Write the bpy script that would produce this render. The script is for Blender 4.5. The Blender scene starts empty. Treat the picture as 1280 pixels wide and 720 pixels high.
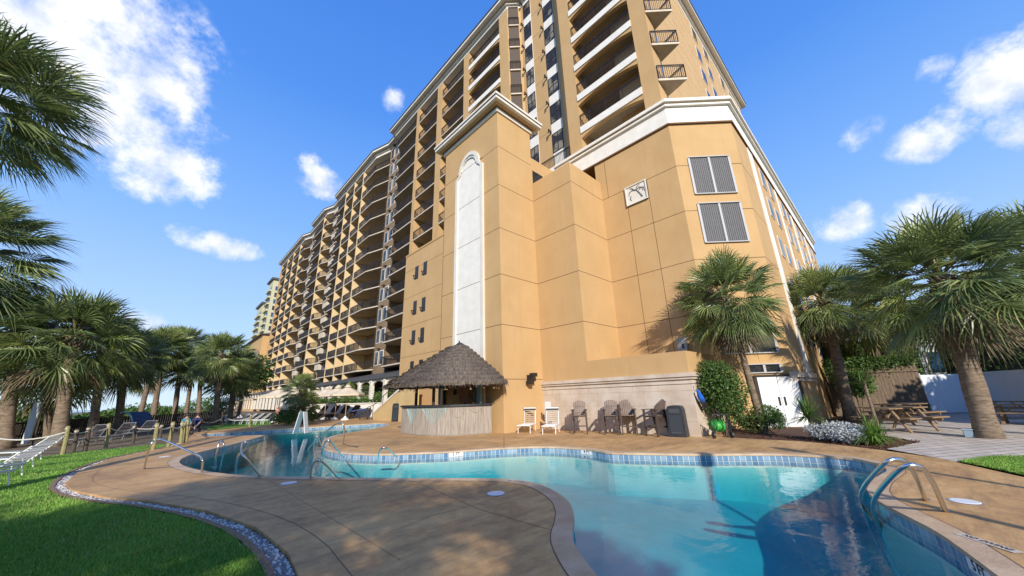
import bpy, bmesh, math, random
from mathutils import Vector, Matrix
from math import sin, cos, tan, pi, radians, atan2, sqrt, hypot
random.seed(11)
scene = bpy.context.scene
COL = scene.collection
# ------------------------------------------------------------------ camera
F, PITCH, ROLL, YAW, H = 441.44, 0.29654, -0.03161, 0.7676, 1.75
_fh = Vector((sin(YAW), cos(YAW), 0)); _rh = Vector((cos(YAW), -sin(YAW), 0)); _z = Vector((0, 0, 1))
FWD = cos(PITCH)*_fh + sin(PITCH)*_z
_up = -sin(PITCH)*_fh + cos(PITCH)*_z
RGT = cos(ROLL)*_rh + sin(ROLL)*_up
UPV = -sin(ROLL)*_rh + cos(ROLL)*_up
EYE = Vector((0, 0, H))
cam = bpy.data.cameras.new('camera'); camo = bpy.data.objects.new('camera', cam); COL.objects.link(camo)
M = Matrix((RGT, UPV, -FWD)).transposed().to_4x4(); M.translation = EYE
camo.matrix_world = M
cam.sensor_width = 36; cam.lens = F/1280*36; cam.clip_start = 0.05; cam.clip_end = 6000
scene.camera = camo
# ------------------------------------------------------------------ sun, sky, exposure
SUN_D = Vector((0.59, 0.81, -0.46)).normalized()          # the way the light travels
ELEV = math.asin(-SUN_D.z)
sun = bpy.data.lights.new('sun', 'SUN'); suno = bpy.data.objects.new('sun', sun); COL.objects.link(suno)
sun.energy = 4.25; sun.angle = radians(0.55); sun.color = (1.0, 0.92, 0.81)
suno.rotation_euler = SUN_D.to_track_quat('-Z', 'Y').to_euler(); suno.location = (-20, -30, 40)
world = bpy.data.worlds.new('World'); scene.world = world; world.use_nodes = True
wn, wl = world.node_tree.nodes, world.node_tree.links
wn.clear()
def N(nt, t, **kw):
    n = nt.nodes.new(t)
    for k, v in kw.items():
        if k.startswith('i_'): n.inputs[k[2:].replace('_', ' ')].default_value = v
        else: setattr(n, k, v)
    return n
def sky_world():
    nt = world.node_tree
    out = N(nt, 'ShaderNodeOutputWorld'); bg = N(nt, 'ShaderNodeBackground')
    sky = N(nt, 'ShaderNodeTexSky', sky_type='NISHITA', sun_disc=False)
    sky.sun_elevation = ELEV; sky.sun_rotation = atan2(-SUN_D.x, -SUN_D.y)
    sky.air_density = 1.0; sky.dust_density = 0.15; sky.ozone_density = 4.0; sky.altitude = 10
    bg.inputs[1].default_value = 0.128
    tc = N(nt, 'ShaderNodeTexCoord')
    sep = N(nt, 'ShaderNodeSeparateXYZ'); wl.new(tc.outputs['Generated'], sep.inputs[0])
    mx = N(nt, 'ShaderNodeMath', operation='MAXIMUM'); mx.inputs[1].default_value = 0.015; wl.new(sep.outputs[2], mx.inputs[0])
    cmb = N(nt, 'ShaderNodeCombineXYZ'); wl.new(sep.outputs[0], cmb.inputs[0]); wl.new(sep.outputs[1], cmb.inputs[1]); wl.new(mx.outputs[0], cmb.inputs[2])
    wl.new(cmb.outputs[0], sky.inputs[0])
    hs = N(nt, 'ShaderNodeHueSaturation'); hs.inputs['Hue'].default_value = 0.5; hs.inputs['Saturation'].default_value = 1.12; hs.inputs['Value'].default_value = 1.0
    wl.new(sky.outputs[0], hs.inputs['Color'])
    # the deep blue of a clear, dry sky: most of the colour comes from a ramp over elevation
    nrm = N(nt, 'ShaderNodeVectorMath', operation='NORMALIZE'); wl.new(tc.outputs['Generated'], nrm.inputs[0])
    sp2 = N(nt, 'ShaderNodeSeparateXYZ'); wl.new(nrm.outputs[0], sp2.inputs[0])
    rp = N(nt, 'ShaderNodeValToRGB'); e = rp.color_ramp.elements
    e[0].position = 0.0; e[0].color = (.56, .71, .88, 1); e[1].position = 1.0; e[1].color = (.035, .16, .62, 1)
    for p_, c_ in ((.16, (.42, .61, .93, 1)), (.40, (.215, .44, .90, 1)), (.66, (.085, .275, .80, 1))):
        k_ = e.new(p_); k_.color = c_
    wl.new(sp2.outputs[2], rp.inputs[0])
    sc_ = N(nt, 'ShaderNodeVectorMath', operation='SCALE'); sc_.inputs[3].default_value = 7.5; wl.new(rp.outputs[0], sc_.inputs[0])
    bl = N(nt, 'ShaderNodeMix', data_type='RGBA'); bl.inputs[0].default_value = .88; wl.new(hs.outputs[0], bl.inputs[6]); wl.new(sc_.outputs[0], bl.inputs[7])
    # cumulus clouds: blobs at fixed world directions, broken up by noise
    nz = N(nt, 'ShaderNodeTexNoise', noise_dimensions='3D'); nz.inputs['Scale'].default_value = 9.0; nz.inputs['Detail'].default_value = 13.0; nz.inputs['Roughness'].default_value = 0.66; nz.inputs['Distortion'].default_value = 0.0
    wl.new(tc.outputs['Generated'], nz.inputs['Vector'])
    total = None
    for (d, r, sx, gain) in CLOUDS:
        # stretched angular distance: horizontal axis t, vertical axis b
        d = d.normalized(); t = Vector((d.y, -d.x, 0)).normalized(); b = d.cross(t).normalized()
        m = N(nt, 'ShaderNodeVectorMath', operation='DOT_PRODUCT'); m.inputs[1].default_value = t/(r*sx); wl.new(tc.outputs['Generated'], m.inputs[0])
        n_ = N(nt, 'ShaderNodeVectorMath', operation='DOT_PRODUCT'); n_.inputs[1].default_value = b/r; wl.new(tc.outputs['Generated'], n_.inputs[0])
        f_ = N(nt, 'ShaderNodeVectorMath', operation='DOT_PRODUCT'); f_.inputs[1].default_value = d; wl.new(tc.outputs['Generated'], f_.inputs[0])
        g = N(nt, 'ShaderNodeMath', operation='GREATER_THAN'); g.inputs[1].default_value = 0.3; wl.new(f_.outputs['Value'], g.inputs[0])
        p1 = N(nt, 'ShaderNodeMath', operation='POWER'); p1.inputs[1].default_value = 2; wl.new(m.outputs['Value'], p1.inputs[0])
        p2 = N(nt, 'ShaderNodeMath', operation='POWER'); p2.inputs[1].default_value = 2; wl.new(n_.outputs['Value'], p2.inputs[0])
        a = N(nt, 'ShaderNodeMath', operation='ADD'); wl.new(p1.outputs[0], a.inputs[0]); wl.new(p2.outputs[0], a.inputs[1])
        s = N(nt, 'ShaderNodeMath', operation='MULTIPLY_ADD', use_clamp=False); s.inputs[1].default_value = -gain; s.inputs[2].default_value = gain; wl.new(a.outputs[0], s.inputs[0])
        mm = N(nt, 'ShaderNodeMath', operation='MAXIMUM'); mm.inputs[1].default_value = -0.6; wl.new(s.outputs[0], mm.inputs[0])
        g2 = N(nt, 'ShaderNodeMath', operation='MULTIPLY_ADD'); g2.inputs[2].default_value = -0.6
        ad = N(nt, 'ShaderNodeMath', operation='ADD'); ad.inputs[1].default_value = 0.6; wl.new(mm.outputs[0], ad.inputs[0])
        wl.new(ad.outputs[0], g2.inputs[0]); wl.new(g.outputs[0], g2.inputs[1])
        if total is None: total = g2
        else:
            q = N(nt, 'ShaderNodeMath', operation='MAXIMUM'); wl.new(total.outputs[0], q.inputs[0]); wl.new(g2.outputs[0], q.inputs[1]); total = q
    add = N(nt, 'ShaderNodeMath', operation='MULTIPLY_ADD'); add.inputs[1].default_value = 3.3; wl.new(nz.outputs['Fac'], add.inputs[0]); wl.new(total.outputs[0], add.inputs[2])
    ramp = N(nt, 'ShaderNodeMapRange', interpolation_type='SMOOTHSTEP'); ramp.inputs[1].default_value = 1.82; ramp.inputs[2].default_value = 2.85; wl.new(add.outputs[0], ramp.inputs[0])
    nz2 = N(nt, 'ShaderNodeTexNoise'); nz2.inputs['Scale'].default_value = 13; nz2.inputs['Detail'].default_value = 6; wl.new(tc.outputs['Generated'], nz2.inputs['Vector'])
    cr = N(nt, 'ShaderNodeMix', data_type='RGBA'); cr.inputs[6].default_value = (4.6, 5.1, 6.3, 1); cr.inputs[7].default_value = (7.4, 7.3, 7.3, 1); crr = N(nt, 'ShaderNodeMapRange'); crr.inputs[1].default_value = .36; crr.inputs[2].default_value = .56; wl.new(nz2.outputs['Fac'], crr.inputs[0]); wl.new(crr.outputs[0], cr.inputs[0])
    mixc = N(nt, 'ShaderNodeMix', data_type='RGBA'); wl.new(ramp.outputs[0], mixc.inputs[0]); wl.new(bl.outputs[2], mixc.inputs[6]); wl.new(cr.outputs[2], mixc.inputs[7])
    wl.new(mixc.outputs[2], bg.inputs[0]); wl.new(bg.outputs[0], out.inputs[0])
def ray(x, y): return (x-640)/F*RGT - (y-360)/F*UPV + FWD
def gz(x, y, z=0.0):
    d = ray(x, y); return EYE + d*((z-H)/d.z)
def wx(x, y, X):
    d = ray(x, y); return EYE + d*(X/d.x)
def wy(x, y, Y):
    d = ray(x, y); return EYE + d*(Y/d.y)
def wd(x, y, D):
    return EYE + ray(x, y)*D
CLOUDS = [(ray(75, 40), .205, 1.1, 1.15), (ray(180, 90), .10, 1.25, 1.0), (ray(150, 140), .085, 1.1, .95), (ray(208, 218), .075, 1.45, .95), (ray(268, 303), .036, 2.7, .9), (ray(393, 222), .06, 1.1, .85),
          (ray(493, 125), .038, .9, .75), (ray(1170, 165), .05, 1.3, .9), (ray(1268, 95), .075, 1.0, 1.0), (ray(1272, 160), .05, .8, .95), (ray(1055, 280), .05, 1.15, .95),
          (ray(1152, 264), .036, 1.8, .85), (ray(180, 405), .03, 1.4, .6), (ray(1075, 165), .03, 1.6, .55), (ray(1165, 88), .025, 1.2, .55)]
sky_world()
scene.view_settings.view_transform = 'Standard'; scene.view_settings.look = 'None'
scene.view_settings.exposure = 0.36; scene.view_settings.gamma = 1.0; scene.view_settings.use_curve_mapping = False
scene.render.engine = 'CYCLES'
scene.cycles.max_bounces = 7; scene.cycles.diffuse_bounces = 3; scene.cycles.glossy_bounces = 3; scene.cycles.transparent_max_bounces = 12; scene.cycles.use_denoising = True
scene.cycles.caustics_reflective = False; scene.cycles.caustics_refractive = False

# ------------------------------------------------------------------ materials
MATS = {}
def mat(name, col, rough=0.7, col2=None, scale=3.0, bump=0.0, bscale=40.0, metal=0.0, spec=0.5, detail=4.0, contrast=(0.35, 0.65), stretch=None):
    if name in MATS: return MATS[name]
    m = bpy.data.materials.new(name); m.use_nodes = True; nt = m.node_tree
    b = nt.nodes['Principled BSDF']
    b.inputs['Roughness'].default_value = rough; b.inputs['Metallic'].default_value = metal
    b.inputs['Specular IOR Level'].default_value = spec
    tc = N(nt, 'ShaderNodeTexCoord'); src = tc.outputs['Object']
    if stretch:
        mp = N(nt, 'ShaderNodeMapping'); mp.inputs['Scale'].default_value = stretch; nt.links.new(src, mp.inputs[0]); src = mp.outputs[0]
    c = (*col, 1)
    if col2:
        nz = N(nt, 'ShaderNodeTexNoise'); nz.inputs['Scale'].default_value = scale; nz.inputs['Detail'].default_value = detail; nz.inputs['Roughness'].default_value = .6
        nt.links.new(src, nz.inputs['Vector'])
        mr = N(nt, 'ShaderNodeMapRange'); mr.inputs[1].default_value, mr.inputs[2].default_value = contrast; nt.links.new(nz.outputs['Fac'], mr.inputs[0])
        mx = N(nt, 'ShaderNodeMix', data_type='RGBA'); mx.inputs[6].default_value = c; mx.inputs[7].default_value = (*col2, 1)
        nt.links.new(mr.outputs[0], mx.inputs[0]); nt.links.new(mx.outputs[2], b.inputs['Base Color'])
    else: b.inputs['Base Color'].default_value = c
    if bump:
        n2 = N(nt, 'ShaderNodeTexNoise'); n2.inputs['Scale'].default_value = bscale; n2.inputs['Detail'].default_value = 5
        nt.links.new(src, n2.inputs['Vector'])
        bp = N(nt, 'ShaderNodeBump'); bp.inputs['Strength'].default_value = bump; bp.inputs['Distance'].default_value = 0.02
        nt.links.new(n2.outputs['Fac'], bp.inputs['Height']); nt.links.new(bp.outputs[0], b.inputs['Normal'])
    MATS[name] = m
    return m
def stucco_mat(name, c1, c2, c3):
    m = mat(name, c1, .88, c2, .55, .14, 45, spec=.2, detail=9, contrast=(.3, .7)); nt = m.node_tree; b = nt.nodes['Principled BSDF']; L = nt.links.new
    src = b.inputs['Base Color'].links[0].from_socket; tc = [n for n in nt.nodes if n.type == 'TEX_COORD'][0]
    mp = N(nt, 'ShaderNodeMapping'); mp.inputs['Scale'].default_value = (2.2, 2.2, .16); L(tc.outputs['Object'], mp.inputs[0])
    st = N(nt, 'ShaderNodeTexNoise'); st.inputs['Scale'].default_value = 1.6; st.inputs['Detail'].default_value = 8; st.inputs['Roughness'].default_value = .7; L(mp.outputs[0], st.inputs['Vector'])
    r = N(nt, 'ShaderNodeMapRange'); r.inputs[1].default_value = .52; r.inputs[2].default_value = .78; r.inputs[4].default_value = .55; L(st.outputs['Fac'], r.inputs[0])
    mx = N(nt, 'ShaderNodeMix', data_type='RGBA'); mx.inputs[7].default_value = (*c3, 1); L(src, mx.inputs[6]); L(r.outputs[0], mx.inputs[0])
    # pale salt streaks and patched spots
    n3 = N(nt, 'ShaderNodeTexNoise'); n3.inputs['Scale'].default_value = 1.1; n3.inputs['Detail'].default_value = 12; n3.inputs['Roughness'].default_value = .75; n3.inputs['Distortion'].default_value = 1.2; L(tc.outputs['Object'], n3.inputs['Vector'])
    r3 = N(nt, 'ShaderNodeMapRange'); r3.inputs[1].default_value = .66; r3.inputs[2].default_value = .78; r3.inputs[4].default_value = .45; L(n3.outputs['Fac'], r3.inputs[0])
    m3 = N(nt, 'ShaderNodeMix', data_type='RGBA'); m3.inputs[7].default_value = (.62, .46, .27, 1); L(mx.outputs[2], m3.inputs[6]); L(r3.outputs[0], m3.inputs[0]); L(m3.outputs[2], b.inputs['Base Color'])
    return m
STUCCO = stucco_mat('orange_stucco', (0.545, 0.355, 0.168), (0.485, 0.308, 0.138), (0.44, 0.275, 0.125))
STUCCO_D = mat('tan_stucco_joint', (0.16, 0.085, 0.035), .9)
TRIM = mat('white_trim', (0.72, 0.67, 0.58), .7, (0.65, 0.60, 0.51), 1.5, spec=.3)
OFFW = mat('cream_panel', (0.80, 0.76, 0.68), .8, (0.73, 0.69, 0.60), 2, .15, 50, spec=.3)
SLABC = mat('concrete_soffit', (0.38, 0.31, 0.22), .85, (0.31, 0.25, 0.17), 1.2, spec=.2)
BRONZE = mat('dark_bronze_metal', (0.035, 0.028, 0.024), .45, metal=.3)
GLASSD = mat('dark_glass', (0.02, 0.024, 0.028), .16, (0.09, 0.08, 0.06), .9, spec=.3, contrast=(.45, .62))
GLASSB = mat('blue_glass', (0.03, 0.09, 0.17), .08, (0.02, 0.05, 0.10), .7, spec=.8)
LOUVRE = mat('grey_louvre', (0.11, 0.11, 0.115), .6, (0.135, 0.13, 0.13), 6, spec=.4)
CLAD = mat('limestone_cladding', (0.62, 0.53, 0.43), .8, (0.50, 0.40, 0.30), 1.3, .2, 30, spec=.25)
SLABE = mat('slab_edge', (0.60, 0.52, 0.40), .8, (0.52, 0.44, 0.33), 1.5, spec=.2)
ROOFM = mat('dark_metal_roof', (0.06, 0.058, 0.06), .5, (0.09, 0.085, 0.08), 2)
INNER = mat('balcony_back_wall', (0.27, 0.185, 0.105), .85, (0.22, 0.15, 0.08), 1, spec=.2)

# ------------------------------------------------------------------ mesh builder
ORG = {}
class MB:
    def __init__(s): s.v, s.f, s.m = [], [], []
    def add(s, vs, fs, m=0):
        o = len(s.v); s.v += [tuple(p) for p in vs]
        for f in fs: s.f.append(tuple(i+o for i in f)); s.m.append(m)
    def box(s, x0, x1, y0, y1, z0, z1, m=0):
        s.add([(x0,y0,z0),(x1,y0,z0),(x1,y1,z0),(x0,y1,z0),(x0,y0,z1),(x1,y0,z1),(x1,y1,z1),(x0,y1,z1)],
              [(0,3,2,1),(4,5,6,7),(0,1,5,4),(1,2,6,5),(2,3,7,6),(3,0,4,7)], m)
    def prism(s, poly, z0, z1, m=0, cap=None):
        a = sum(poly[i][0]*poly[(i+1) % len(poly)][1]-poly[(i+1) % len(poly)][0]*poly[i][1] for i in range(len(poly)))
        if a < 0: poly = poly[::-1]
        n = len(poly); vs = [(p[0], p[1], z0) for p in poly]+[(p[0], p[1], z1) for p in poly]
        s.add(vs, [(i, (i+1) % n, n+(i+1) % n, n+i) for i in range(n)], m)
        s.add(vs, [tuple(range(n-1, -1, -1)), tuple(range(n, 2*n))], m if cap is None else cap)
    def bar(s, p, q, w, h=None, m=0, up=None):
        p, q = Vector(p), Vector(q); h = h or w; d = (q-p)
        if d.length < 1e-6: return
        d.normalize(); u = Vector(up) if up else (Vector((0,0,1)) if abs(d.z) < .95 else Vector((1,0,0)))
        a = d.cross(u).normalized(); b = a.cross(d).normalized(); a *= w/2; b *= h/2
        s.add([p-a-b, p+a-b, p+a+b, p-a+b, q-a-b, q+a-b, q+a+b, q-a+b],
              [(0,1,2,3),(7,6,5,4),(0,4,5,1),(1,5,6,2),(2,6,7,3),(3,7,4,0)], m)
    def tube(s, pts, r, n=8, m=0, caps=True):
        pts = [Vector(p) for p in pts]; k = len(pts); rr = r if isinstance(r, (list, tuple)) else [r]*k
        prev = None; vs = []
        for i, p in enumerate(pts):
            d = (pts[min(i+1, k-1)]-pts[max(i-1, 0)]).normalized()
            if prev is None:
                u = Vector((0,0,1)) if abs(d.z) < .9 else Vector((1,0,0)); a = d.cross(u).normalized()
            else: a = (prev-d*prev.dot(d)).normalized()
            prev = a; b = d.cross(a)
            for j in range(n):
                t = 2*pi*j/n; vs.append(p+(a*cos(t)+b*sin(t))*rr[i])
        fs = [(i*n+j, i*n+(j+1) % n, (i+1)*n+(j+1) % n, (i+1)*n+j) for i in range(k-1) for j in range(n)]
        if caps: fs += [tuple(range(n-1, -1, -1)), tuple(range((k-1)*n, k*n))]
        s.add(vs, fs, m)
    def lathe(s, prof, c=(0,0,0), n=16, m=0):
        vs = []; k = len(prof)
        for r, z in prof:
            for j in range(n):
                t = 2*pi*j/n; vs.append((c[0]+r*cos(t), c[1]+r*sin(t), c[2]+z))
        fs = [(i*n+j, i*n+(j+1) % n, (i+1)*n+(j+1) % n, (i+1)*n+j) for i in range(k-1) for j in range(n)]
        s.add(vs, fs, m)
    def build(s, name, mats, parent=None, smooth=False, local=False):
        if not isinstance(mats, (list, tuple)): mats = [mats]
        me = bpy.data.meshes.new(name)
        o_ = Vector((0,0,0)) if (parent is None or local) else ORG[parent.name]
        me.from_pydata([(x-o_.x, y-o_.y, z-o_.z) for x, y, z in s.v], [], s.f)
        for a in mats: me.materials.append(a)
        if len(mats) > 1: me.polygons.foreach_set('material_index', s.m)
        if smooth: me.polygons.foreach_set('use_smooth', [True]*len(me.polygons))
        me.update()
        o = bpy.data.objects.new(name, me); COL.objects.link(o)
        if parent: o.parent = parent
        ORG[o.name] = o_.copy()
        return o
def tag(o, label, cat, group=None):
    o['label'] = label; o['category'] = cat
    if group: o['group'] = group
    return o
def struct(o): o['kind'] = 'structure'; return o
def stuff(o): o['kind'] = 'stuff'; return o
def thing(name, label, cat, loc=(0,0,0), rotz=0.0, group=None):
    o = bpy.data.objects.new(name, None); COL.objects.link(o); o.location = loc; o.rotation_euler = (0,0,rotz)
    o.empty_display_size = .2
    ORG[o.name] = Vector(loc)
    return tag(o, label, cat, group)
def copy_tree(o, parent=None):
    c = o.copy(); COL.objects.link(c)
    if parent: c.parent = parent
    for ch in list(o.children): copy_tree(ch, c)
    return c
def place(proto, loc, rz=0.0, label=None, group=None, first=False, scale=None):
    o = proto if first else copy_tree(proto)
    o.location = loc; o.rotation_euler = (0,0,rz)
    if label: o['label'] = label
    if group: o['group'] = group
    if scale: o.scale = (scale,)*3
    return o
# ------------------------------------------------------------------ the hotel
hotel = thing('hotel', 'long orange stucco beachfront hotel with stacked balconies and a stair tower beside the pool', 'hotel', (15.6, 13.9, 0))
X1, YT0, YT1 = 12.56, 13.9, 19.9
X2, X3, YA, YB, YC = 15.62, 19.07, 10.77, 5.85, 3.24
XF, XB, DC = 19.0, 22.0, 1.0
JZ = [2.6, 5.46, 8.33, 11.2, 14.1, 16.9]
# stair tower
m = MB(); m.box(X1, 15.62, YT0, YT1, -.3, 19.8); m.box(15.55, 20.5, YT0+.004, YT1, -.3, 17.55)
for z in JZ:
    m.box(X1-.004, X1+.01, YT0, YT1, z-.016, z+.016, 1); m.box(X1+.011, X2-.02, YT0-.004, YT0+.01, z-.016, z+.016, 1)
m.box(X1-.004, X1+.01, YT1-.05, YT1, 0, 19.7, 1)
m.build('tower_wall', [STUCCO, STUCCO_D], hotel)
m = MB()
def ring(m, x0, x1, y0, y1, z0, z1, mi=0): m.box(x0, x1, y0, y1, z0, z1, mi)
ring(m, X1-.10, 15.75, YT0-.10, YT1+.10, 19.55, 19.80); ring(m, X1-.16, 15.8, YT0-.16, YT1+.16, 19.8, 19.85, 1)
ring(m, X1-.35, 15.98, YT0-.35, YT1+.35, 19.88, 19.95, 2)
ring(m, X1-.6, 16.25, YT0-.6, YT1+.6, 19.95, 20.14); ring(m, X1-.63, 16.28, YT0-.63, YT1+.63, 20.14, 20.19, 3); ring(m, X1-.66, 16.31, YT0-.66, YT1+.66, 20.19, 20.36)
co = m.build('cornice', [TRIM, STUCCO_D, STUCCO, ROOFM], hotel)
m = MB(); a = [(X1-.6, YT0-.6, 20.35), (16.25, YT0-.6, 20.35), (16.25, YT1+.6, 20.35), (X1-.6, YT1+.6, 20.35)]; pk = [(14.4, 15.6, 21.6), (14.4, 18.2, 21.6)]
m.add(a+pk, [(0,1,4), (1,2,5,4), (2,3,5), (3,0,4,5), (3,2,1,0)]); m.build('roof', ROOFM, hotel)
# tall white arched niche panel on the tower
m = MB()
ya, yb, zt = 15.42, 18.22, 16.4
def arch_out(grow):
    y0, y1, ym = ya-grow, yb+grow, (ya+yb)/2; w = (y1-y0)/2
    pts = [(y0, .0)]; pts += [(y0, zt), (y0+.12, zt+.12)]
    for i in range(0, 11):
        t = pi*i/10; pts.append((ym-(w-.34)*cos(t), zt+.3+(1.25+grow)*sin(t)))
    pts += [(y1-.12, zt+.12), (y1, zt), (y1, .0)]
    return pts
def plate(m, pts, x0, x1, mi):
    n = len(pts); vs = [(x0, y, z) for y, z in pts]+[(x1, y, z) for y, z in pts]
    m.add(vs, [tuple(range(n)), tuple(range(2*n-1, n-1, -1))]+[(i, n+i, n+(i+1) % n, (i+1) % n) for i in range(n)], mi)
plate(m, arch_out(.0), X1-.05, X1+.02, 0); 
for z in JZ: m.box(X1-.054, X1-.04, ya, yb, z-.014, z+.014, 1)
pan = m.build('arched_panel', [OFFW, STUCCO_D], hotel)
m = MB(); o_, i_ = arch_out(.10), arch_out(-.16)
k = len(o_)
vs = [(X1-.13, y, z) for y, z in o_]+[(X1-.13, y, z) for y, z in i_]+[(X1+.01, y, z) for y, z in o_]+[(X1-.04, y, z) for y, z in i_]
m.add(vs, [(i, i+1, k+i+1, k+i) for i in range(k-1)]+[(2*k+i, 2*k+i+1, i+1, i) for i in range(k-1)]+[(k+i, k+i+1, 3*k+i+1, 3*k+i) for i in range(k-1)])
m.tube([(X1-.1, ya+.55+.01*i*0, zt+1.0) if False else (X1-.09, (ya+yb)/2-(.82)*cos(pi*i/10), zt+.45+.72*sin(pi*i/10)) for i in range(11)], .05, 6)

m.build('moulding', TRIM, pan)
# stepped block next to the tower
m = MB(); m.box(X2, 19.3, YA, YT0, -.3, 15.45)
for z in JZ[1:-1]:
    m.box(X2-.004, X2+.01, YA, YT0, z-.016, z+.016, 1); m.box(X2, X3, YA-.004, YA+.01, z-.016, z+.016, 1)
m.build('wall', [STUCCO, STUCCO_D], hotel)
m = MB(); m.box(15.7, 16.75, YT0-.012, YT0-.004, 15.5, 16.55); m.build('shade_sheet', GLASSD, hotel)  # thin dark sheet on the wall; a hole's shade put into colour
# main podium with chamfered corner
pod = [(X3, YA+.3), (X3, YB), (X3+2.62, YC), (54, YC), (54, 40), (24, 40), (24, YA+.3)]
m = MB(); m.prism(pod, -.3, 17.1)
CH = Vector((1, -1, 0)).normalized(); CN = Vector((-1, -1, 0)).normalized(); CP = Vector((X3, YB, 0))
def chp(t, z, out=0.0): return CP + CH*t + CN*out + Vector((0,0,z))
CL = 2.62*sqrt(2)
for z in JZ[1:]:
    m.box(X3-.004, X3+.01, YB, YA, z-.016, z+.016, 1)
    m.bar(chp(0, z, .0), chp(CL, z, .0), .008, .032, 1)
    m.box(X3+2.62, X3+6, YC-.004, YC+.01, z-.014, z+.014, 1)
for px_, py_ in ((740+215/4, 220+400/4), (740+335/4, 220+400/4)):
    y = wx(px_, py_, X3).y; m.box(X3-.004, X3+.01, y-.014, y+.014, 3.3, 14.05, 1)
y = wx(748, 213, X3).y
m.box(X3-.004, X3+.01, 10.3-.014, 10.3+.014, 14.1, 17, 1)
m.build('wall', [STUCCO, STUCCO_D], hotel)
def off(poly, d):
    n = len(poly); a = sum(poly[i][0]*poly[(i+1) % n][1]-poly[(i+1) % n][0]*poly[i][1] for i in range(n)); sg = 1 if a > 0 else -1
    out = []
    for i in range(n):
        p0, p1, p2 = Vector(poly[i-1]), Vector(poly[i]), Vector(poly[(i+1) % n])
        d1, d2 = (p1-p0).normalized(), (p2-p1).normalized()
        n1, n2 = Vector((d1.y, -d1.x))*sg, Vector((d2.y, -d2.x))*sg
        b = n1+n2
        if b.length < 1e-4: b = n1
        b.normalize(); c = max(.3, b.dot(n1)); out.append(tuple(p1+b*(d/c)))
    return out
pod2 = [(X3, YT0+.0), (X3, YB), (X3+2.62, YC), (54, YC), (54, 40), (24, 40), (24, YT0)]
m = MB(); m.prism(off(pod2, .06), 17.0, 18.2); m.prism(off(pod2, .10), 17.0-.05, 17.05, 1)
m.prism(off(pod2, .22), 18.2, 18.32); m.prism(off(pod2, .14), 18.32, 18.42, 1); m.prism(off(pod2, .34), 18.42, 18.62)
m.build('cornice', [OFFW, STUCCO_D], hotel)
# louvred openings on the chamfer
def ch_window(t0, t1, z0, z1, mm, name='window', nsplit=2, fr=.05):
    m = MB()
    for t in ([t0, t1]+[t0+(t1-t0)*i/nsplit for i in range(1, nsplit)]): m.bar(chp(t, z0, .04), chp(t, z1, .04), fr, .12, up=CH)
    for z in (z0, z1): m.bar(chp(t0-fr/2, z, .045), chp(t1+fr/2, z, .045), .12, fr)
    w = m.build(name, TRIMG, hotel)
    m = MB(); a, b = chp(t0, z0, .02), chp(t1, z0, .02)
    m.add([chp(t0, z0, .02), chp(t1, z0, .02), chp(t1, z1, .02), chp(t0, z1, .02)], [(0,1,2,3)])
    if mm is LOUVRE:
        n = int((t1-t0)/.105)
        for i in range(n):
            t = t0+(t1-t0)*(i+.5)/n; m.bar(chp(t, z0+.03, .03), chp(t, z1-.03, .03), .03, .035, up=CH)
    m.build('pane', mm, w)
    return w
TRIMG = mat('grey_frame', (0.42, 0.41, 0.40), .5)
def cht(p): return (Vector((p[0], p[1], 0))-CP).dot(CH)
t0, t1 = .75, 3.03
ch_window(t0, t1, 12.2, 14.6, LOUVRE, 'louvre_window'); ch_window(t0, t1, 9.25, 11.6, LOUVRE, 'louvre_window')
ch_window(.55, 3.1, 3.38, 5.0, GLASSD); ch_window(1.5, 3.05, 2.45, 2.85, GLASSD)
# double service door, hinges and handles
DOORW = mat('white_door_paint', (0.78, 0.79, 0.80), .5, (0.72, 0.73, 0.74), 2)
m = MB(); m.bar(chp(1.72, 1.1, .03), chp(1.72, 1.1, .03)+CN*.001, .01)
m = MB()
for t in (1.72, 3.72): m.bar(chp(t, -.02, .05), chp(t, 2.30, .05), .08, .14, up=CH)
m.bar(chp(1.68, 2.30, .05), chp(3.76, 2.30, .05), .14, .09)
dfr = m.build('door_frame', BRONZE, hotel)
for a, b in ((1.76, 2.70), (2.72, 3.68)):
    m = MB(); m.bar(chp((a+b)/2, .02, .05), chp((a+b)/2, 2.25, .05), b-a, .06, up=CN); d = m.build('door', DOORW, hotel)
    m = MB(); tt = b-.12 if a < 2 else a+.12
    m.bar(chp(tt, .96, .10), chp(tt, 1.34, .10), .09, .05, up=CH)
    m.build('handle', BRONZE, d)
# lower stone-clad terrace base
m = MB(); m.box(X2, X3+.2, YB-.02, YA, -.3, 3.36); m.build('wall', STUCCO, hotel)
m = MB(); m.box(X2-.06, X2+.1, YB-.08, YT0-.002, -.3, 2.02); m.box(X2+.1, X3+.2, YB-.076, YB+.1, -.3, 2.015)
for z in (.55, 1.15, 1.75): m.box(X2-.0625, X2, YB-.07, YT0-.01, z-.005, z+.005, 1)
for i, y in enumerate([6.7, 7.9, 9.1, 10.3, 11.5, 12.7]):
    for z0, z1, o in ((0, .55, 0), (.55, 1.15, .55), (1.15, 1.75, 0), (1.75, 2.02, .5)):
        m.box(X2-.0625, X2, y+o-.006, y+o+.006, z0, z1, 1)
m.build('stone_base', [CLAD, mat('rust_joint', (0.33, 0.19, 0.085), .9, (0.55, 0.42, 0.30), 1.5)], hotel)
m = MB()
for (z0, z1, o) in ((2.02, 2.12, .10), (2.12, 2.20, .05), (2.20, 2.30, .13), (2.30, 2.46, .19)):
    m.box(X2-o, X2+.2, YB-.02-o, YT0-.002, z0, z1); m.box(X2+.2, X3+.2, YB-.02-o+.003, YB+.2, z0+.001, z1-.001)
m.build('cornice', CLAD, hotel)
m = MB()
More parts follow.
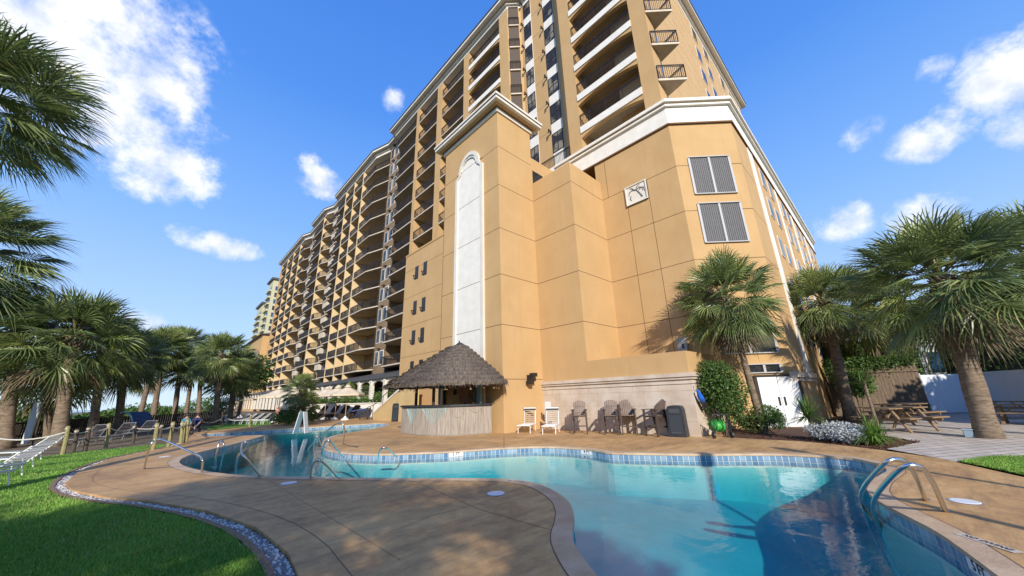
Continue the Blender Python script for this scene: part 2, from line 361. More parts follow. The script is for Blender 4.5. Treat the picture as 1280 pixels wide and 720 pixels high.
for (z0, z1, o) in ((2.02, 2.12, .10), (2.12, 2.20, .05), (2.20, 2.46, .16)):
    m.bar(chp(3.30, (z0+z1)/2, o/2), chp(CL+.1, (z0+z1)/2, o/2), o, z1-z0)
    m.box(X3+2.6, 27, YC-o, YC+.1, z0, z1)
m.build('cornice', CLAD, hotel)
# square relief plaque: a palm frond in low relief (plain generic)
m = MB(); P4 = [wx(*p, X3) for p in ((782, 235), (808, 225), (811, 248), (784, 259))]
y0, y1 = (P4[0].y+P4[3].y)/2, (P4[1].y+P4[2].y)/2; z0, z1 = P4[3].z*.5+P4[2].z*.5, P4[0].z*.5+P4[1].z*.5
m.box(X3-.06, X3+.02, y1, y0, z0, z1, 0)
for a in ((y1, y0, z0, z0+.07), (y1, y0, z1-.07, z1)): m.box(X3-.12, X3, a[0], a[1], a[2], a[3], 0)
for a in (y1, y0-.07): m.box(X3-.119, X3, a, a+.07, z0+.07, z1-.07, 0)
yc, zc, w_ = (y0+y1)/2, (z0+z1)/2, (y0-y1)
def P(u, v): return (X3-.075, yc-u*w_/2, zc+v*w_/2)
pl_ = m.build('plaque', TRIM, hotel)
m = MB(); m.tube([P(-.05, .35), P(.12, .2), P(.3, -.1), P(.52, -.55)], [.02, .03, .035, .04], 6)
for pts in ([P(.0, .3), P(-.3, .42), P(-.6, .3), P(-.7, .0)], [P(0, .32), P(.15, .6), P(.4, .72)], [P(.05, .3), P(.35, .45), P(.6, .3), P(.62, 0)], [P(-.05, .3), P(-.35, .62), P(-.55, .68)],
            [P(.3, .2), P(.5, .35), P(.72, .3), P(.78, -.15)], [P(-.5, -.1), P(-.6, -.35), P(-.48, -.55)]): m.tube(pts, [.03, .03, .026, .01], 5) if len(pts) == 4 else m.tube(pts, [.03, .026, .01], 5)
m.build('relief', mat('aged_relief', (0.16, 0.15, 0.14), .8), pl_)
# right-hand wall: white strip and rows of windows
m = MB(); m.box(24.95, 26.2, YC-.03, YC+.1, 2.5, 17.0)
for x in (32.5, 39, 46): m.box(x, x+.8, YC-.03, YC+.1, 2.5, 17.0)
m.build('pilaster', OFFW, hotel)
for z in (4.2, 7.1, 10.0, 12.9, 15.2):
    for x in (27.6, 29.9, 34.3, 36.6, 40.8, 43.4, 48.0, 50.5):
        m = MB(); m.box(x-.06, x+1.06, YC-.05, YC+.05, z-.06, z+1.36); w = m.build('window', TRIM, hotel)
        m = MB(); m.box(x, x+1.0, YC-.056, YC, z, z+1.3); m.build('pane', GLASSD, w)
# annex with paired slit windows
XA = 16.0
m = MB(); m.box(XA, 21, YT1-.2, 32.4, -.3, 15.95); m.box(XA-.05, 21, YT1-.2, 32.45, 15.95, 16.12, 0)
for z in (5.55, 8.45, 11.35, 14.2): m.box(XA-.004, XA+.01, 24, 32.4, z-.016, z+.016, 1)
m.build('wall', [STUCCO, STUCCO_D], hotel)
for z in (3.7, 6.55, 9.9-.5, 12.95, 0):
    if z == 0: continue
    for y in (30.0, 28.4):
        m = MB(); m.box(XA-.02, XA+.05, y-.32, y+.32, z, z+1.35); w = m.build('window', BRONZE, hotel)
        m = MB(); m.box(XA-.03, XA, y-.26, y+.26, z+.06, z+1.29); m.build('pane', BRONZE, w)
        m = MB(); m.bar((XA-.03, y+.3, z+.45), (XA-.24, y+.3, z+.45), .06); m.bar((XA-.03, y+.3, z+.1), (XA-.22, y+.3, z+.42), .05); m.build('bracket', BRONZE, w)

# ---- upper tower: stacked balconies
ZB = lambda k: 20.35+2.95*k
KT, ZTOP = 6, 41.1
NB = [0]; FAR = MB(); FARR = MB()
def railing(m, pts, z, step=.125, h=1.07):
    for i in range(len(pts)-1):
        p, q = Vector((*pts[i], z)), Vector((*pts[i+1], z)); L = (q-p).length
        u = Vector((0,0,1))
        m.bar(p+u*h, q+u*h, .06, .05); m.bar(p+u*(h-.12), q+u*(h-.12), .03, .03); m.bar(p+u*.1, q+u*.1, .03, .03)
        n = max(1, int(L/step))
        for j in range(n+1):
            r = p.lerp(q, j/n); w = .05 if (j % 12 == 0 or j == n) else (.022 if step < .14 else .034)
            m.bar(r+u*(.02 if w > .03 else .1), r+u*h, w)
def balcony(poly, edge, k, door=None, fascia=None, step=.125):
    """poly: slab plan; edge: railing line; door: (y0,y1) on the back wall"""
    z = ZB(k); NB[0] += 1; near = NB[0] <= 100
    m = MB() if near else FAR
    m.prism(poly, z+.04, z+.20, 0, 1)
    if fascia:
        y0, y1 = fascia; m.box(XF-.06, XF+.22, y0, y1, z-.22, z+.34, 0)
        n = 14; hh = lambda t: .05+.34*(abs(2*t-1)**2.6)
        for i in range(n):
            a, b = i/n, (i+1)/n; ya_, yb_ = y0+(y1-y0)*a, y0+(y1-y0)*b; z0a, z0b = z-.22-hh(a), z-.22-hh(b)
            m.add([(XF+.02, ya_, z0a), (XF+.02, yb_, z0b), (XF+.02, yb_, z-.22), (XF+.02, ya_, z-.22), (XF+.3, ya_, z0a), (XF+.3, yb_, z0b), (XF+.3, yb_, z-.22), (XF+.3, ya_, z-.22)],
                  [(0,1,2,3), (0,4,5,1), (7,6,5,4)], 2)
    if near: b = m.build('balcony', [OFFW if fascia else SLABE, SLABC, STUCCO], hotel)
    r = MB() if near else FARR
    railing(r, edge, z+(.34 if fascia else .2), step)
    if near: r.build('railing', BRONZE, b)
    if door and near:
        d = MB(); d.box(XB-.04, XB+.02, door[0], door[1], z+.2, z+2.45); dd = d.build('door', BRONZE, b)
        g = MB(); n = 2; w = (door[1]-door[0])/n
        for i in range(n): g.box(XB-.055, XB, door[0]+w*i+.06, door[0]+w*(i+1)-.06, z+.28, z+2.38)
        g.build('pane', GLASSD, dd)
def rect(y0, y1): return [(XF, y0), (XB, y0), (XB, y1), (XF, y1)]
piers = MB(); back = MB(); fins = MB()
def pier(y0, y1, z0=17, x1=XB): piers.box(XF, x1, y0, y1, z0, ZTOP)
# near bay
pier(5.94, 6.97, 18.5, 20.2); pier(11.82, 12.88, 18.4)
for k in range(0, KT+1):
    balcony(rect(6.97, 11.82), [(XF+.05, 6.97), (XF+.05, 11.82)], k, (8.0, 10.6), (6.97, 11.82), .11)
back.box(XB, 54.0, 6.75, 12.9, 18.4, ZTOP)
# corner balconies
for k in range(0, KT+1):
    tri = [(19.05, 5.9), (20.32, 4.62), (20.95, 6.75), (20.2, 6.75), (20.2, 5.94)]
    balcony(tri, [(19.1, 5.88), (20.32, 4.68), (20.92, 6.7)], k, None, None, .12)
m = MB(); m.prism([(20.2, 5.95), (20.2, 9), (54.0, 9), (54.0, 6.6), (20.9, 6.6)], 18.4, ZTOP)
for k in range(-1, KT+1):
    for dz in (.1, 1.6): m.box(20.95, 54, 6.585, 6.7, ZB(k)+dz, ZB(k)+dz+.05, 1)
m.build('wall', [STUCCO, TRIM], hotel)
for k in range(0, KT+1):
    m = MB(); m.box(21.4, 22.6, 6.55, 6.65, ZB(k)+.2, ZB(k)+2.4); w = m.build('door', TRIM, hotel)
    m = MB(); m.box(21.47, 22.53, 6.54, 6.6, ZB(k)+.25, ZB(k)+2.32); m.build('pane', GLASSB, w)
for k in range(3, KT+1):
    for x in (35, 38.5, 44.5, 48.0):
        m = MB(); m.box(x, x+1.5, 6.55, 6.65, ZB(k)+.7, ZB(k)+2.3); w = m.build('window', TRIM, hotel)
        m = MB(); m.box(x+.08, x+1.42, 6.54, 6.6, ZB(k)+.78, ZB(k)+2.22); m.build('pane', GLASSD, w)
# recess between near bay and stair bay
XR = XF+DC
m = MB(); m.prism([(XF, 12.86), (XR, 13.88), (XR, 18.14), (XF, 19.14), (XB+1, 19.14), (XB+1, 12.86)], 17, ZTOP)
for k in range(-1, KT+1):
    m.box(XR-.004, XR+.02, 13.88, 18.14, ZB(k)-.016, ZB(k)+.016, 1)
m.build('wall', [STUCCO, STUCCO_D], hotel)
m = MB(); W2, W1 = (14.05, 15.25), (16.75, 17.75)
for y0, y1 in (W1, W2): m.box(XR-.03, XR+.1, y0, y1, 18, ZTOP)
m.build('spandrel_panel', OFFW, hotel)
CURT = mat('curtained_glass', (0.035, 0.032, 0.028), .3, (0.24, 0.21, 0.15), .55, spec=.22, contrast=(.48, .56))
for k in range(0, KT+1):
    for y0, y1 in (W1, W2):
        m = MB(); z = ZB(k)+.55
        for y in (y0+.06, y1-.06, (y0+y1)/2): m.box(XR-.07, XR, y-.03, y+.03, z, z+1.85)
        for zz in (z, z+.85, z+1.82): m.box(XR-.068, XR, y0+.03, y1-.03, zz-.02, zz+.04)
        w = m.build('window', BRONZE, hotel)
        m = MB(); m.box(XR-.045, XR-.01, y0+.05, y1-.05, z, z+1.85); m.build('pane', CURT, w)
        m = MB(); m.bar((XR-.03, y1+.05, z+2.15), (XR-.4, y1+.05, z+2.25), .10, .16); m.bar((XR-.3, y1+.05, z+2.1), (XR-.42, y1+.05, z+1.95), .12, .1); m.build('wall_lamp', BRONZE, w)
# narrow balconies on the chamfer by the stair bay
c0, c1 = Vector((XF, 19.14)), Vector((XR, 18.14)); ch = (c1-c0).normalized(); nn = Vector((-ch.y, ch.x))*-1
if nn.x > 0: nn = -nn
for k in range(0, KT+1):
    a, b = c0+ch*.12, c1-ch*.25
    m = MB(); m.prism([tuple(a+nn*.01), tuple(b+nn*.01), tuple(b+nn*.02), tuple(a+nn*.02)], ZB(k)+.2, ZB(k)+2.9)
    m.build('shade_sheet', mat('painted_loggia_shade', (0.10, 0.075, 0.055), .9), hotel)  # flat dark sheet; the loggia's shade is put into its colour
    balcony([tuple(a), tuple(b), tuple(b+nn*.16), tuple(a+nn*.16)], [tuple(a+nn*.1), tuple(b+nn*.1)], k, None, None, .12)
# small terrace at the recess bottom
balcony([(XF-.1, 12.9), (XF-.1, 15.9), (XR, 15.9), (XR, 13.9), (XF, 12.9)], [(XF, 12.92), (XF, 15.85), (XR-.05, 15.85)], -1+.35, None)
m = MB(); m.box(XF-.14, XF, 12.9, 15.95, ZB(-.65)-.55, ZB(-.65)+.25); m.build('fascia', OFFW, hotel)
# stair bay S0
for y0, y1 in ((19.14, 20.42), (25.71, 26.74), (31.3, 32.46), (37.1, 37.85)): pier(y0, y1, 14)
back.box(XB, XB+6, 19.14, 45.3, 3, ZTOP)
S0 = [(20.42, 25.71, -1, True), (26.74, 31.3, -2, False), (32.46, 37.1, -3, False)]
for k in range(KT, -6, -1):
    for y0, y1, kmin, arch in S0:
        if k >= kmin: balcony(rect(y0, y1), [(XF+.05, y0), (XF+.05, y1)], k, (y0+.8, y0+3.2), (y0, y1) if arch else None)
    balcony([(XF, 37.85), (XB, 37.85), (XB, 44.6), (XF+1.1, 44.6), (XF, 43.5)], [(XF+.05, 37.85), (XF+.05, 43.45), (XF+1.1, 44.5), (XB, 44.5)], k, (38.6, 41.2))
# recess R1 with window pairs
back.box(XR+.0, XB+6, 44.6, 48.6, 3, ZTOP)
for k in range(KT, -6, -1):
    for y in (45.35, 46.85):
        m = MB(); z = ZB(k)+.65; m.box(XR-.05, XR+.02, y-.1, y+1.0, z-.1, z+1.8); w = m.build('window', OFFW if y < 46 else TRIM, hotel)
        m = MB(); m.box(XR-.06, XR, y, y+.9, z, z+1.7); m.build('pane', GLASSD, w)
    m = MB()
    for y in (46.4, 46.75): m.bar((XR, y, ZB(k)+2.7), (XR-.35, y, ZB(k)+2.7), .14, .14)
    m.build('wall_lamp', BRONZE, hotel)
# bays B1, B2, B3
def farbay(yc0, piers_, yend, chn=3.3, pw=.32, step=.15):
    # chamfered near end from (XR+?, yc0-chn*?) to (XF, yc0)
    back.box(XB, XB+6, yc0-DC*1.2, yend+1.5, 3, ZTOP)
    for y in piers_: fins.box(XF-.02, XB, y-pw/2, y+pw/2, 4.6, ZTOP)
    fins.box(XR, XB, yc0-chn, yc0-chn+pw, 4.6, ZTOP)
    for k in range(KT, -6, -1):
        ys = [None]+list(piers_)
        balcony([(XR, yc0-chn), (XF, yc0), (XF, piers_[0]-pw/2), (XB, piers_[0]-pw/2), (XB, yc0-chn)], [(XR+.03, yc0-chn), (XF+.05, yc0), (XF+.05, piers_[0]-pw/2)], k, (piers_[0]-2.7, piers_[0]-.8), None, step)
        for a, b in zip(piers_[:-1], piers_[1:]):
            balcony(rect(a+pw/2, b-pw/2), [(XF+.05, a+pw/2), (XF+.05, b-pw/2)], k, (a+.8, b-.9), None, step)
        a = piers_[-1]+pw/2
        balcony([(XF, a), (XB, a), (XB, yend+1), (XR, yend+1), (XF, yend)], [(XF+.05, a), (XF+.05, yend), (XR, yend+1)], k, None, None, step)
def farrecess(y0, y1, cream=True):
    back.box(XR+.3, XB+6, y0, y1, 3, ZTOP)
    for k in range(KT, -6, -1):
        z = ZB(k); FAR.box(XR-.4, XR+.3, y0, y1, z, z+.2, 0)
        railing(FARR, [(XR-.36, y0), (XR-.36, y1)], z+.2, .3)
        if cream: FAR.box(XR-.35, XR+.2, y0+1.2, y0+3.6, z+1.75, z+2.75, 0)
        GL.box(XR+.27, XR+.31, y0+.4, y1-.4, z+.25, z+2.5)
GL = MB()
farbay(51.6, [56.7, 60.9, 65.3], 69.5)
farrecess(70.5, 74.0)
farbay(76.8, [78.6], 85.6, 2.8)
farrecess(86.6, 91.0)
farbay(93.8, [97.6, 104.2, 110.7], 117.3, 3)
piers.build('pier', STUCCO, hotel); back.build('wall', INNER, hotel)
fins.build('partition_wall', [mat('pale_stucco', (0.70, 0.53, 0.30), .85, (0.64, 0.47, 0.25), .8, spec=.2)], hotel)
stuff(FAR.build('balcony', [SLABE, SLABC, STUCCO], hotel)); stuff(FARR.build('railing', BRONZE, hotel)); stuff(GL.build('pane', GLASSB, hotel))
# rear mass + end wall
m = MB(); m.box(XB+.5, 54, 12.9, 118.5, 3, ZTOP+.02); m.box(XF, XB+.6, 117.4, 119, 3, ZTOP); m.build('wall', STUCCO, hotel)
# eaves
def eave(poly):
    m = MB(); m.prism(off(poly, .02), ZTOP-.42, ZTOP); m.prism(off(poly, .22), ZTOP, ZTOP+.2, 0); m.prism(off(poly, .30), ZTOP+.2, ZTOP+.3, 1); m.prism(off(poly, .72), ZTOP+.3, ZTOP+.62, 0); m.prism(off(poly, .80), ZTOP+.62, ZTOP+.78, 2)
    return m
ev = [(54, 6.6), (20.4, 6.6), (19.9, 5.94), (XF, 5.94), (XF, 12.88), (XR, 13.88), (XR, 18.14), (XF, 19.14), (XF, 44.6), (XF+1.1, 45.0), (XR+.1, 48.1), (XF, 51.6), (XF, 69.6), (XR, 70.6), (XR, 74.0), (XF, 76.8), (XF, 85.8), (XR, 86.8), (XR, 91.0), (XF, 93.8), (XF, 118.6), (30, 118.6), (30, 40), (54, 40)]
eave(ev).build('eave', [TRIM, STUCCO, ROOFM], hotel)
# ground-floor arcade and metal canopy
m = MB(); 
m.add([(17.2, 32.4, 4.05), (17.2, 150, 4.05), (XB, 150, 5.3), (XB, 32.4, 5.3), (17.2, 32.4, 4.4), (17.2, 150, 4.4), (XB, 150, 5.6), (XB, 32.4, 5.6)],
      [(0,3,2,1), (4,5,6,7), (0,1,5,4), (1,2,6,5), (2,3,7,6), (3,0,4,7)]); m.build('canopy', ROOFM, hotel)
arc = MB()
y = 35.0
while y < 148:
    colm = MB(); colm.box(17.35, 17.75, y-.22, y+.22, .5, 4.05); colm.box(17.3, 17.8, y-.28, y+.28, 3.75, 3.9); colm.build('arcade_column', TRIM, hotel)
    y2 = y+3.6
    n = 8
    for i in range(n):
        a, b = i/n, (i+1)/n; f_ = lambda t: 3.1+.75*sqrt(max(0, 1-(2*t-1)**2))
        arc.add([(17.5, y+3.6*a, f_(a)), (17.5, y+3.6*b, f_(b)), (17.5, y+3.6*b, 4.05), (17.5, y+3.6*a, 4.05), (17.7, y+3.6*a, f_(a)), (17.7, y+3.6*b, f_(b)), (17.7, y+3.6*b, 4.05), (17.7, y+3.6*a, 4.05)], [(3,2,1,0), (4,5,6,7), (0,1,5,4)])
    y = y2
arc.build('arcade_arch', OFFW, hotel)
m = MB(); m.box(19.2, 19.4, 32.4, 150, .4, 4.6); m.build('wall', INNER, hotel)
m = MB()
y = 35.3
while y < 148: m.box(19.15, 19.25, y, y+3.0, .7, 3.5); y += 3.6
m.build('window_wall', GLASSD, hotel)
# far wing with a low hip roof, and the pale tower beyond it
wing = thing('annex_building', 'plain orange hotel wing with a dark hip roof at the far left end', 'building', (19, 120, 0))
m = MB(); m.box(17.5, 32, 119.3, 152, -.3, 20.4); m.build('wall', STUCCO, wing)
m = MB(); a = [(16.7, 118.6, 20.4), (33, 118.6, 20.4), (33, 152.8, 20.4), (16.7, 152.8, 20.4)]; pk = [(24.8, 127, 23.2), (24.8, 144, 23.2)]
m.add(a+pk, [(0,1,4), (1,2,5,4), (2,3,5), (3,0,4,5), (3,2,1,0)]); m.build('roof', ROOFM, wing)
for z in (6.5, 10.5, 14.5):
    for y in (122, 124, 128.5, 130.5, 136, 138):
        m = MB(); m.box(17.45, 17.55, y-.3, y+.3, z, z+1.6); m.build('window', GLASSD, wing)
ft = thing('tower_block', 'distant pale green balconied tower block behind the far end of the hotel', 'tower', (21, 175, 0))
TB = mat('pale_green_stucco', (0.50, 0.47, 0.29), .8)
def ftower(x0, x1, y0, y1, h):
    m = MB(); m.box(x0, x1, y0, y1, -.3, h); m.build('wall', TB, ft)
    m = MB(); m.box(x0-.8, x1+.8, y0-.8, y1+.8, h, h+.9); m.build('roof', ROOFM, ft)
    z = 5
    while z < h-3:
        m = MB(); m.box(x0-.03, x0+.02, y0+1, y1-1, z, z+2); m.box(x0+1.2, x1-1.2, y0-.03, y0+.02, z, z+2); m.build('window', GLASSB if int(z) % 2 else GLASSD, ft)
        m = MB(); m.box(x0-.9, x0, y0+1, y1-1, z-.3, z+.4); m.build('balcony', TB, ft); z += 3.1
pA = wd(331, 420, 1); 
ftower(27.8, 34, 187, 197, 56.5); ftower(27.25, 33, 200, 214, 47.5)
# ------------------------------------------------------------------ ground, deck, pool
POOLPX = [(222,577),(227,582),(243,587),(266,590.5),(294,594),(340,595.5),(388,596.5),(480,598),(560,598),(611,598),(640,599.5),(664,603),(680,608),(692,614),(703,621),(711,629),(716,641),(716,653),(713,667),(715,678),(719,686),(730,703),(746,722),(775,752),(830,790),(930,840),(1100,880),(1300,860),(1350,808),(1300,757),(1240,712),(1217,695),(1175,665),(1135,645),(1100,627),(1088,617),(1085,610),(1092,600),(1105,592),(1112,588),(1105,583),(1085,576),(1062,572),(1030,569.5),(1000,568),(970,567),(930,567),(880,567.5),(830,567),(777,566),(761,565.5),(745,562.5),(730,560.5),(700,558.5),(674,558),(640,559),(600,561.5),(560,564.5),(520,566),(480,567.5),(450,567),(425,565),(407,562),(402,557),(404,551),(409,547),(425,542.5),(450,538.5),(470,535.5),(486,531),(480,528.5),(440,531),(400,533),(340,537),(300,539.5),(262,541.5),(250,543),(252,545),(290,545),(334,543.5),(320,547),(300,553),(270,560),(245,566),(228,572)]
def smooth2(pts, it=1):
    for _ in range(it):
        n = len(pts); o = []
        for i in range(n):
            p, q = pts[i], pts[(i+1) % n]
            o += [(p[0]*.75+q[0]*.25, p[1]*.75+q[1]*.25), (p[0]*.25+q[0]*.75, p[1]*.25+q[1]*.75)]
        pts = o
    return pts
POOL = [tuple(gz(*p))[:2] for p in POOLPX]
POOL = smooth2(POOL, 1)
_a = sum(POOL[i][0]*POOL[(i+1) % len(POOL)][1]-POOL[(i+1) % len(POOL)][0]*POOL[i][1] for i in range(len(POOL)))
if _a < 0: POOL = POOL[::-1]
def offs(poly, d):
    n = len(poly); out = []
    for i in range(n):
        p0, p2 = Vector(poly[i-1]), Vector(poly[(i+1) % n]); t = (p2-p0)
        if t.length < 1e-6: out.append(poly[i]); continue
        t.normalize(); out.append((poly[i][0]+t.y*d, poly[i][1]-t.x*d))
    return out
DECKPX = [(81,604),(98,589),(138,573),(183,564),(214,558),(232,551),(238,546),(243,541),(262,538),(300,534.5),(335,531.5),(350,527),(352,522),(500,521)]
LB = [(400,770),(375,722),(360,690),(321,659),(260,638),(183,625),(138,622),(92,613)]
RB = [(900,546),(960,549.5),(1000,551.5),(1040,555.2),(1101,562.5),(1173,572.5),(1195,577.5),(1280,596.5),(1400,625)]
left = [tuple(gz(*p))[:2] for p in LB+DECKPX]
right = [(19.5, 30), (19.5, 5.8)] + [tuple(gz(*p))[:2] for p in RB]
DECK = left+right+[(6.5, -4.0), (4, -5), (1.2, -1.0)]
def flat_with_holes(name, outer, holes, z, mats, thick=0.0):
    bm = bmesh.new(); es = []
    for loop in [outer]+holes:
        vs = [bm.verts.new((p[0], p[1], z)) for p in loop]
        es += [bm.edges.new((vs[i], vs[(i+1) % len(vs)])) for i in range(len(vs))]
    bmesh.ops.triangle_fill(bm, use_beauty=True, use_dissolve=False, edges=es, normal=(0, 0, 1))
    if thick:
        be = [e for e in bm.edges if e.is_boundary]
        r = bmesh.ops.extrude_edge_only(bm, edges=be)
        for v in r['geom']:
            if isinstance(v, bmesh.types.BMVert): v.co.z -= thick
    bmesh.ops.recalc_face_normals(bm, faces=bm.faces)
    for f in bm.faces:
        if abs(f.normal.z) > .9 and f.normal.z < 0: f.normal_flip()
    me = bpy.data.meshes.new(name); bm.to_mesh(me); bm.free()
    me.materials.append(mats); o = bpy.data.objects.new(name, me); COL.objects.link(o)
    ORG[o.name] = Vector((0,0,0))
    return o
def ribbon(name, loop, d0, d1, z0, z1, m, closed=True, fn=None):
    A = [fn(p) if fn else p for p in loop]
    a, b = offs(loop, d0), offs(loop, d1); n = len(loop); mb = MB()
    mb.add([(*p, z0) for p in a]+[(*p, z1) for p in b], [(i, (i+1) % n, n+(i+1) % n, n+i) for i in range(n if closed else n-1)])
    return mb
# ---- materials
def deck_mat():
    m = bpy.data.materials.new('stamped_concrete'); m.use_nodes = True; nt = m.node_tree; b = nt.nodes['Principled BSDF']; L = nt.links.new
    tc = N(nt, 'ShaderNodeTexCoord')
    n1 = N(nt, 'ShaderNodeTexNoise'); n1.inputs['Scale'].default_value = .55; n1.inputs['Detail'].default_value = 8; n1.inputs['Roughness'].default_value = .62; n1.inputs['Distortion'].default_value = .6
    n2 = N(nt, 'ShaderNodeTexNoise'); n2.inputs['Scale'].default_value = 5; n2.inputs['Detail'].default_value = 8; n2.inputs['Roughness'].default_value = .7
    n3 = N(nt, 'ShaderNodeTexNoise'); n3.inputs['Scale'].default_value = 45; n3.inputs['Detail'].default_value = 4
    for n in (n1, n2, n3): L(tc.outputs['Object'], n.inputs['Vector'])
    r1 = N(nt, 'ShaderNodeValToRGB'); e = r1.color_ramp.elements
    e[0].position = .33; e[0].color = (0.25, 0.15, 0.08, 1); e[1].position = .64; e[1].color = (0.68, 0.435, 0.19, 1)
    k = r1.color_ramp.elements.new(.5); k.color = (0.54, 0.32, 0.132, 1)
    mixf = N(nt, 'ShaderNodeMix', data_type='FLOAT'); mixf.inputs[0].default_value = .42; L(n1.outputs['Fac'], mixf.inputs[2]); L(n2.outputs['Fac'], mixf.inputs[3]); L(mixf.outputs[0], r1.inputs[0])
    sp = N(nt, 'ShaderNodeMapRange'); sp.inputs[1].default_value = .60; sp.inputs[2].default_value = .72; L(n3.outputs['Fac'], sp.inputs[0])
    pt = N(nt, 'ShaderNodeMapRange'); pt.inputs[1].default_value = .48; pt.inputs[2].default_value = .66; L(n2.outputs['Fac'], pt.inputs[0])
    ml = N(nt, 'ShaderNodeMath', operation='MULTIPLY'); L(sp.outputs[0], ml.inputs[0]); L(pt.outputs[0], ml.inputs[1])
    mx = N(nt, 'ShaderNodeMix', data_type='RGBA'); mx.inputs[7].default_value = (0.10, 0.055, 0.035, 1); L(r1.outputs[0], mx.inputs[6]); L(ml.outputs[0], mx.inputs[0])
    mp = N(nt, 'ShaderNodeMapping'); mp.inputs['Rotation'].default_value = (0, 0, .6); mp.inputs['Scale'].default_value = (.5, 2.6, 1); L(tc.outputs['Object'], mp.inputs[0])
    n4 = N(nt, 'ShaderNodeTexNoise'); n4.inputs['Scale'].default_value = 1.5; n4.inputs['Detail'].default_value = 10; n4.inputs['Roughness'].default_value = .72; L(mp.outputs[0], n4.inputs['Vector'])
    r4 = N(nt, 'ShaderNodeMapRange'); r4.inputs[1].default_value = .46; r4.inputs[2].default_value = .68; r4.inputs[4].default_value = .62; L(n4.outputs['Fac'], r4.inputs[0])
    m4 = N(nt, 'ShaderNodeMix', data_type='RGBA'); m4.inputs[7].default_value = (0.215, 0.125, 0.068, 1); L(mx.outputs[2], m4.inputs[6]); L(r4.outputs[0], m4.inputs[0]); L(m4.outputs[2], b.inputs['Base Color'])
    b.inputs['Roughness'].default_value = .62; b.inputs['Specular IOR Level'].default_value = .35
    bp = N(nt, 'ShaderNodeBump'); bp.inputs['Strength'].default_value = .35; bp.inputs['Distance'].default_value = .012
    ad = N(nt, 'ShaderNodeMath', operation='ADD'); L(n2.outputs['Fac'], ad.inputs[0]); L(n3.outputs['Fac'], ad.inputs[1]); L(ad.outputs[0], bp.inputs['Height']); L(bp.outputs[0], b.inputs['Normal'])
    return m
DECKM = deck_mat()
COPING = mat('pool_coping', (0.60, 0.44, 0.28), .6, (0.44, 0.295, 0.175), 2.0, .3, 25, detail=8)
DIRT = mat('sandy_soil', (0.20, 0.15, 0.09), .95, (0.10, 0.075, 0.045), .8, .4, 20)
MULCH = mat('bark_mulch', (0.13, 0.055, 0.03), .95, (0.05, 0.025, 0.018), 30, .9, 60)
LAWNM = mat('lawn_turf', (0.11, 0.23, 0.035), .9, (0.16, 0.30, 0.045), 1.2, .8, 150, spec=.15)
JOINTM = mat('deck_joint', (0.14, 0.085, 0.055), .9)
# ---- big ground sheet with the pool cut out
BIG = [(-45, -60), (400, -60), (400, 400), (-45, 400)]
g = flat_with_holes('ground', BIG, [offs(POOL, .08)], -.08, DIRT); struct(g)
dk = flat_with_holes('pool_deck', DECK, [offs(POOL, .25)], 0.0, DECKM, .12); struct(dk)
cb = ribbon('pool_coping', POOL, -.02, .255, .004, .004, COPING)
n = len(POOL); a0, a1 = offs(POOL, -.02), offs(POOL, .03)
cb.add([(*p, .004) for p in a0]+[(*p, -.05) for p in a0]+[(*p, -.055) for p in a1], [(n+i, n+(i+1) % n, (i+1) % n, i) for i in range(n)]+[(2*n+i, 2*n+(i+1) % n, n+(i+1) % n, n+i) for i in range(n)])
struct(cb.build('pool_coping', COPING))
mb = ribbon('j', POOL, .255, .268, .0055, .0055, JOINTM); struct(mb.build('coping_joint', JOINTM))
# deck joints (grooves as thin dark strips) and outer deck border
def strip(mb, pts, w, z):
    for i in range(len(pts)-1):
        p, q = Vector(pts[i]), Vector(pts[i+1]); d = (q-p).normalized(); s = Vector((d.y, -d.x))*w/2
        mb.add([(*(p-s), z), (*(p+s), z), (*(q+s), z), (*(q-s), z)], [(0, 1, 2, 3)])
mb = MB(); G2 = lambda *p: tuple(gz(*p))[:2]
strip(mb, [G2(516, 601), G2(600, 637), G2(690, 663)], .009, .003)
strip(mb, [G2(480, 668), G2(540, 645), G2(598, 630), G2(660, 606)], .008, .003)
strip(mb, [G2(630, 560), G2(630, 545)], .02, .004)
strip(mb, [G2(330, 597), G2(500, 700)], .006, .003)
struct(mb.build('deck_joint', JOINTM))
LBW = [Vector(p) for p in left[:14]]
def openoff(pts, d):
    out = []
    for i in range(len(pts)):
        t = (Vector(pts[min(i+1, len(pts)-1)])-Vector(pts[max(i-1, 0)])).normalized(); out.append((pts[i][0]+t.y*d, pts[i][1]-t.x*d))
    return out
def smooth_open(pts, it=2):
    for _ in range(it):
        o = [pts[0]]
        for p, q in zip(pts[:-1], pts[1:]): o += [(p[0]*.75+q[0]*.25, p[1]*.75+q[1]*.25), (p[0]*.25+q[0]*.75, p[1]*.25+q[1]*.75)]
        pts = o+[pts[-1]]
    return pts
edge = smooth_open([tuple(p) for p in LBW], 1)
mb = MB(); q = openoff(edge, .42); strip(mb, q, .009, .003); struct(mb.build('deck_joint', JOINTM))
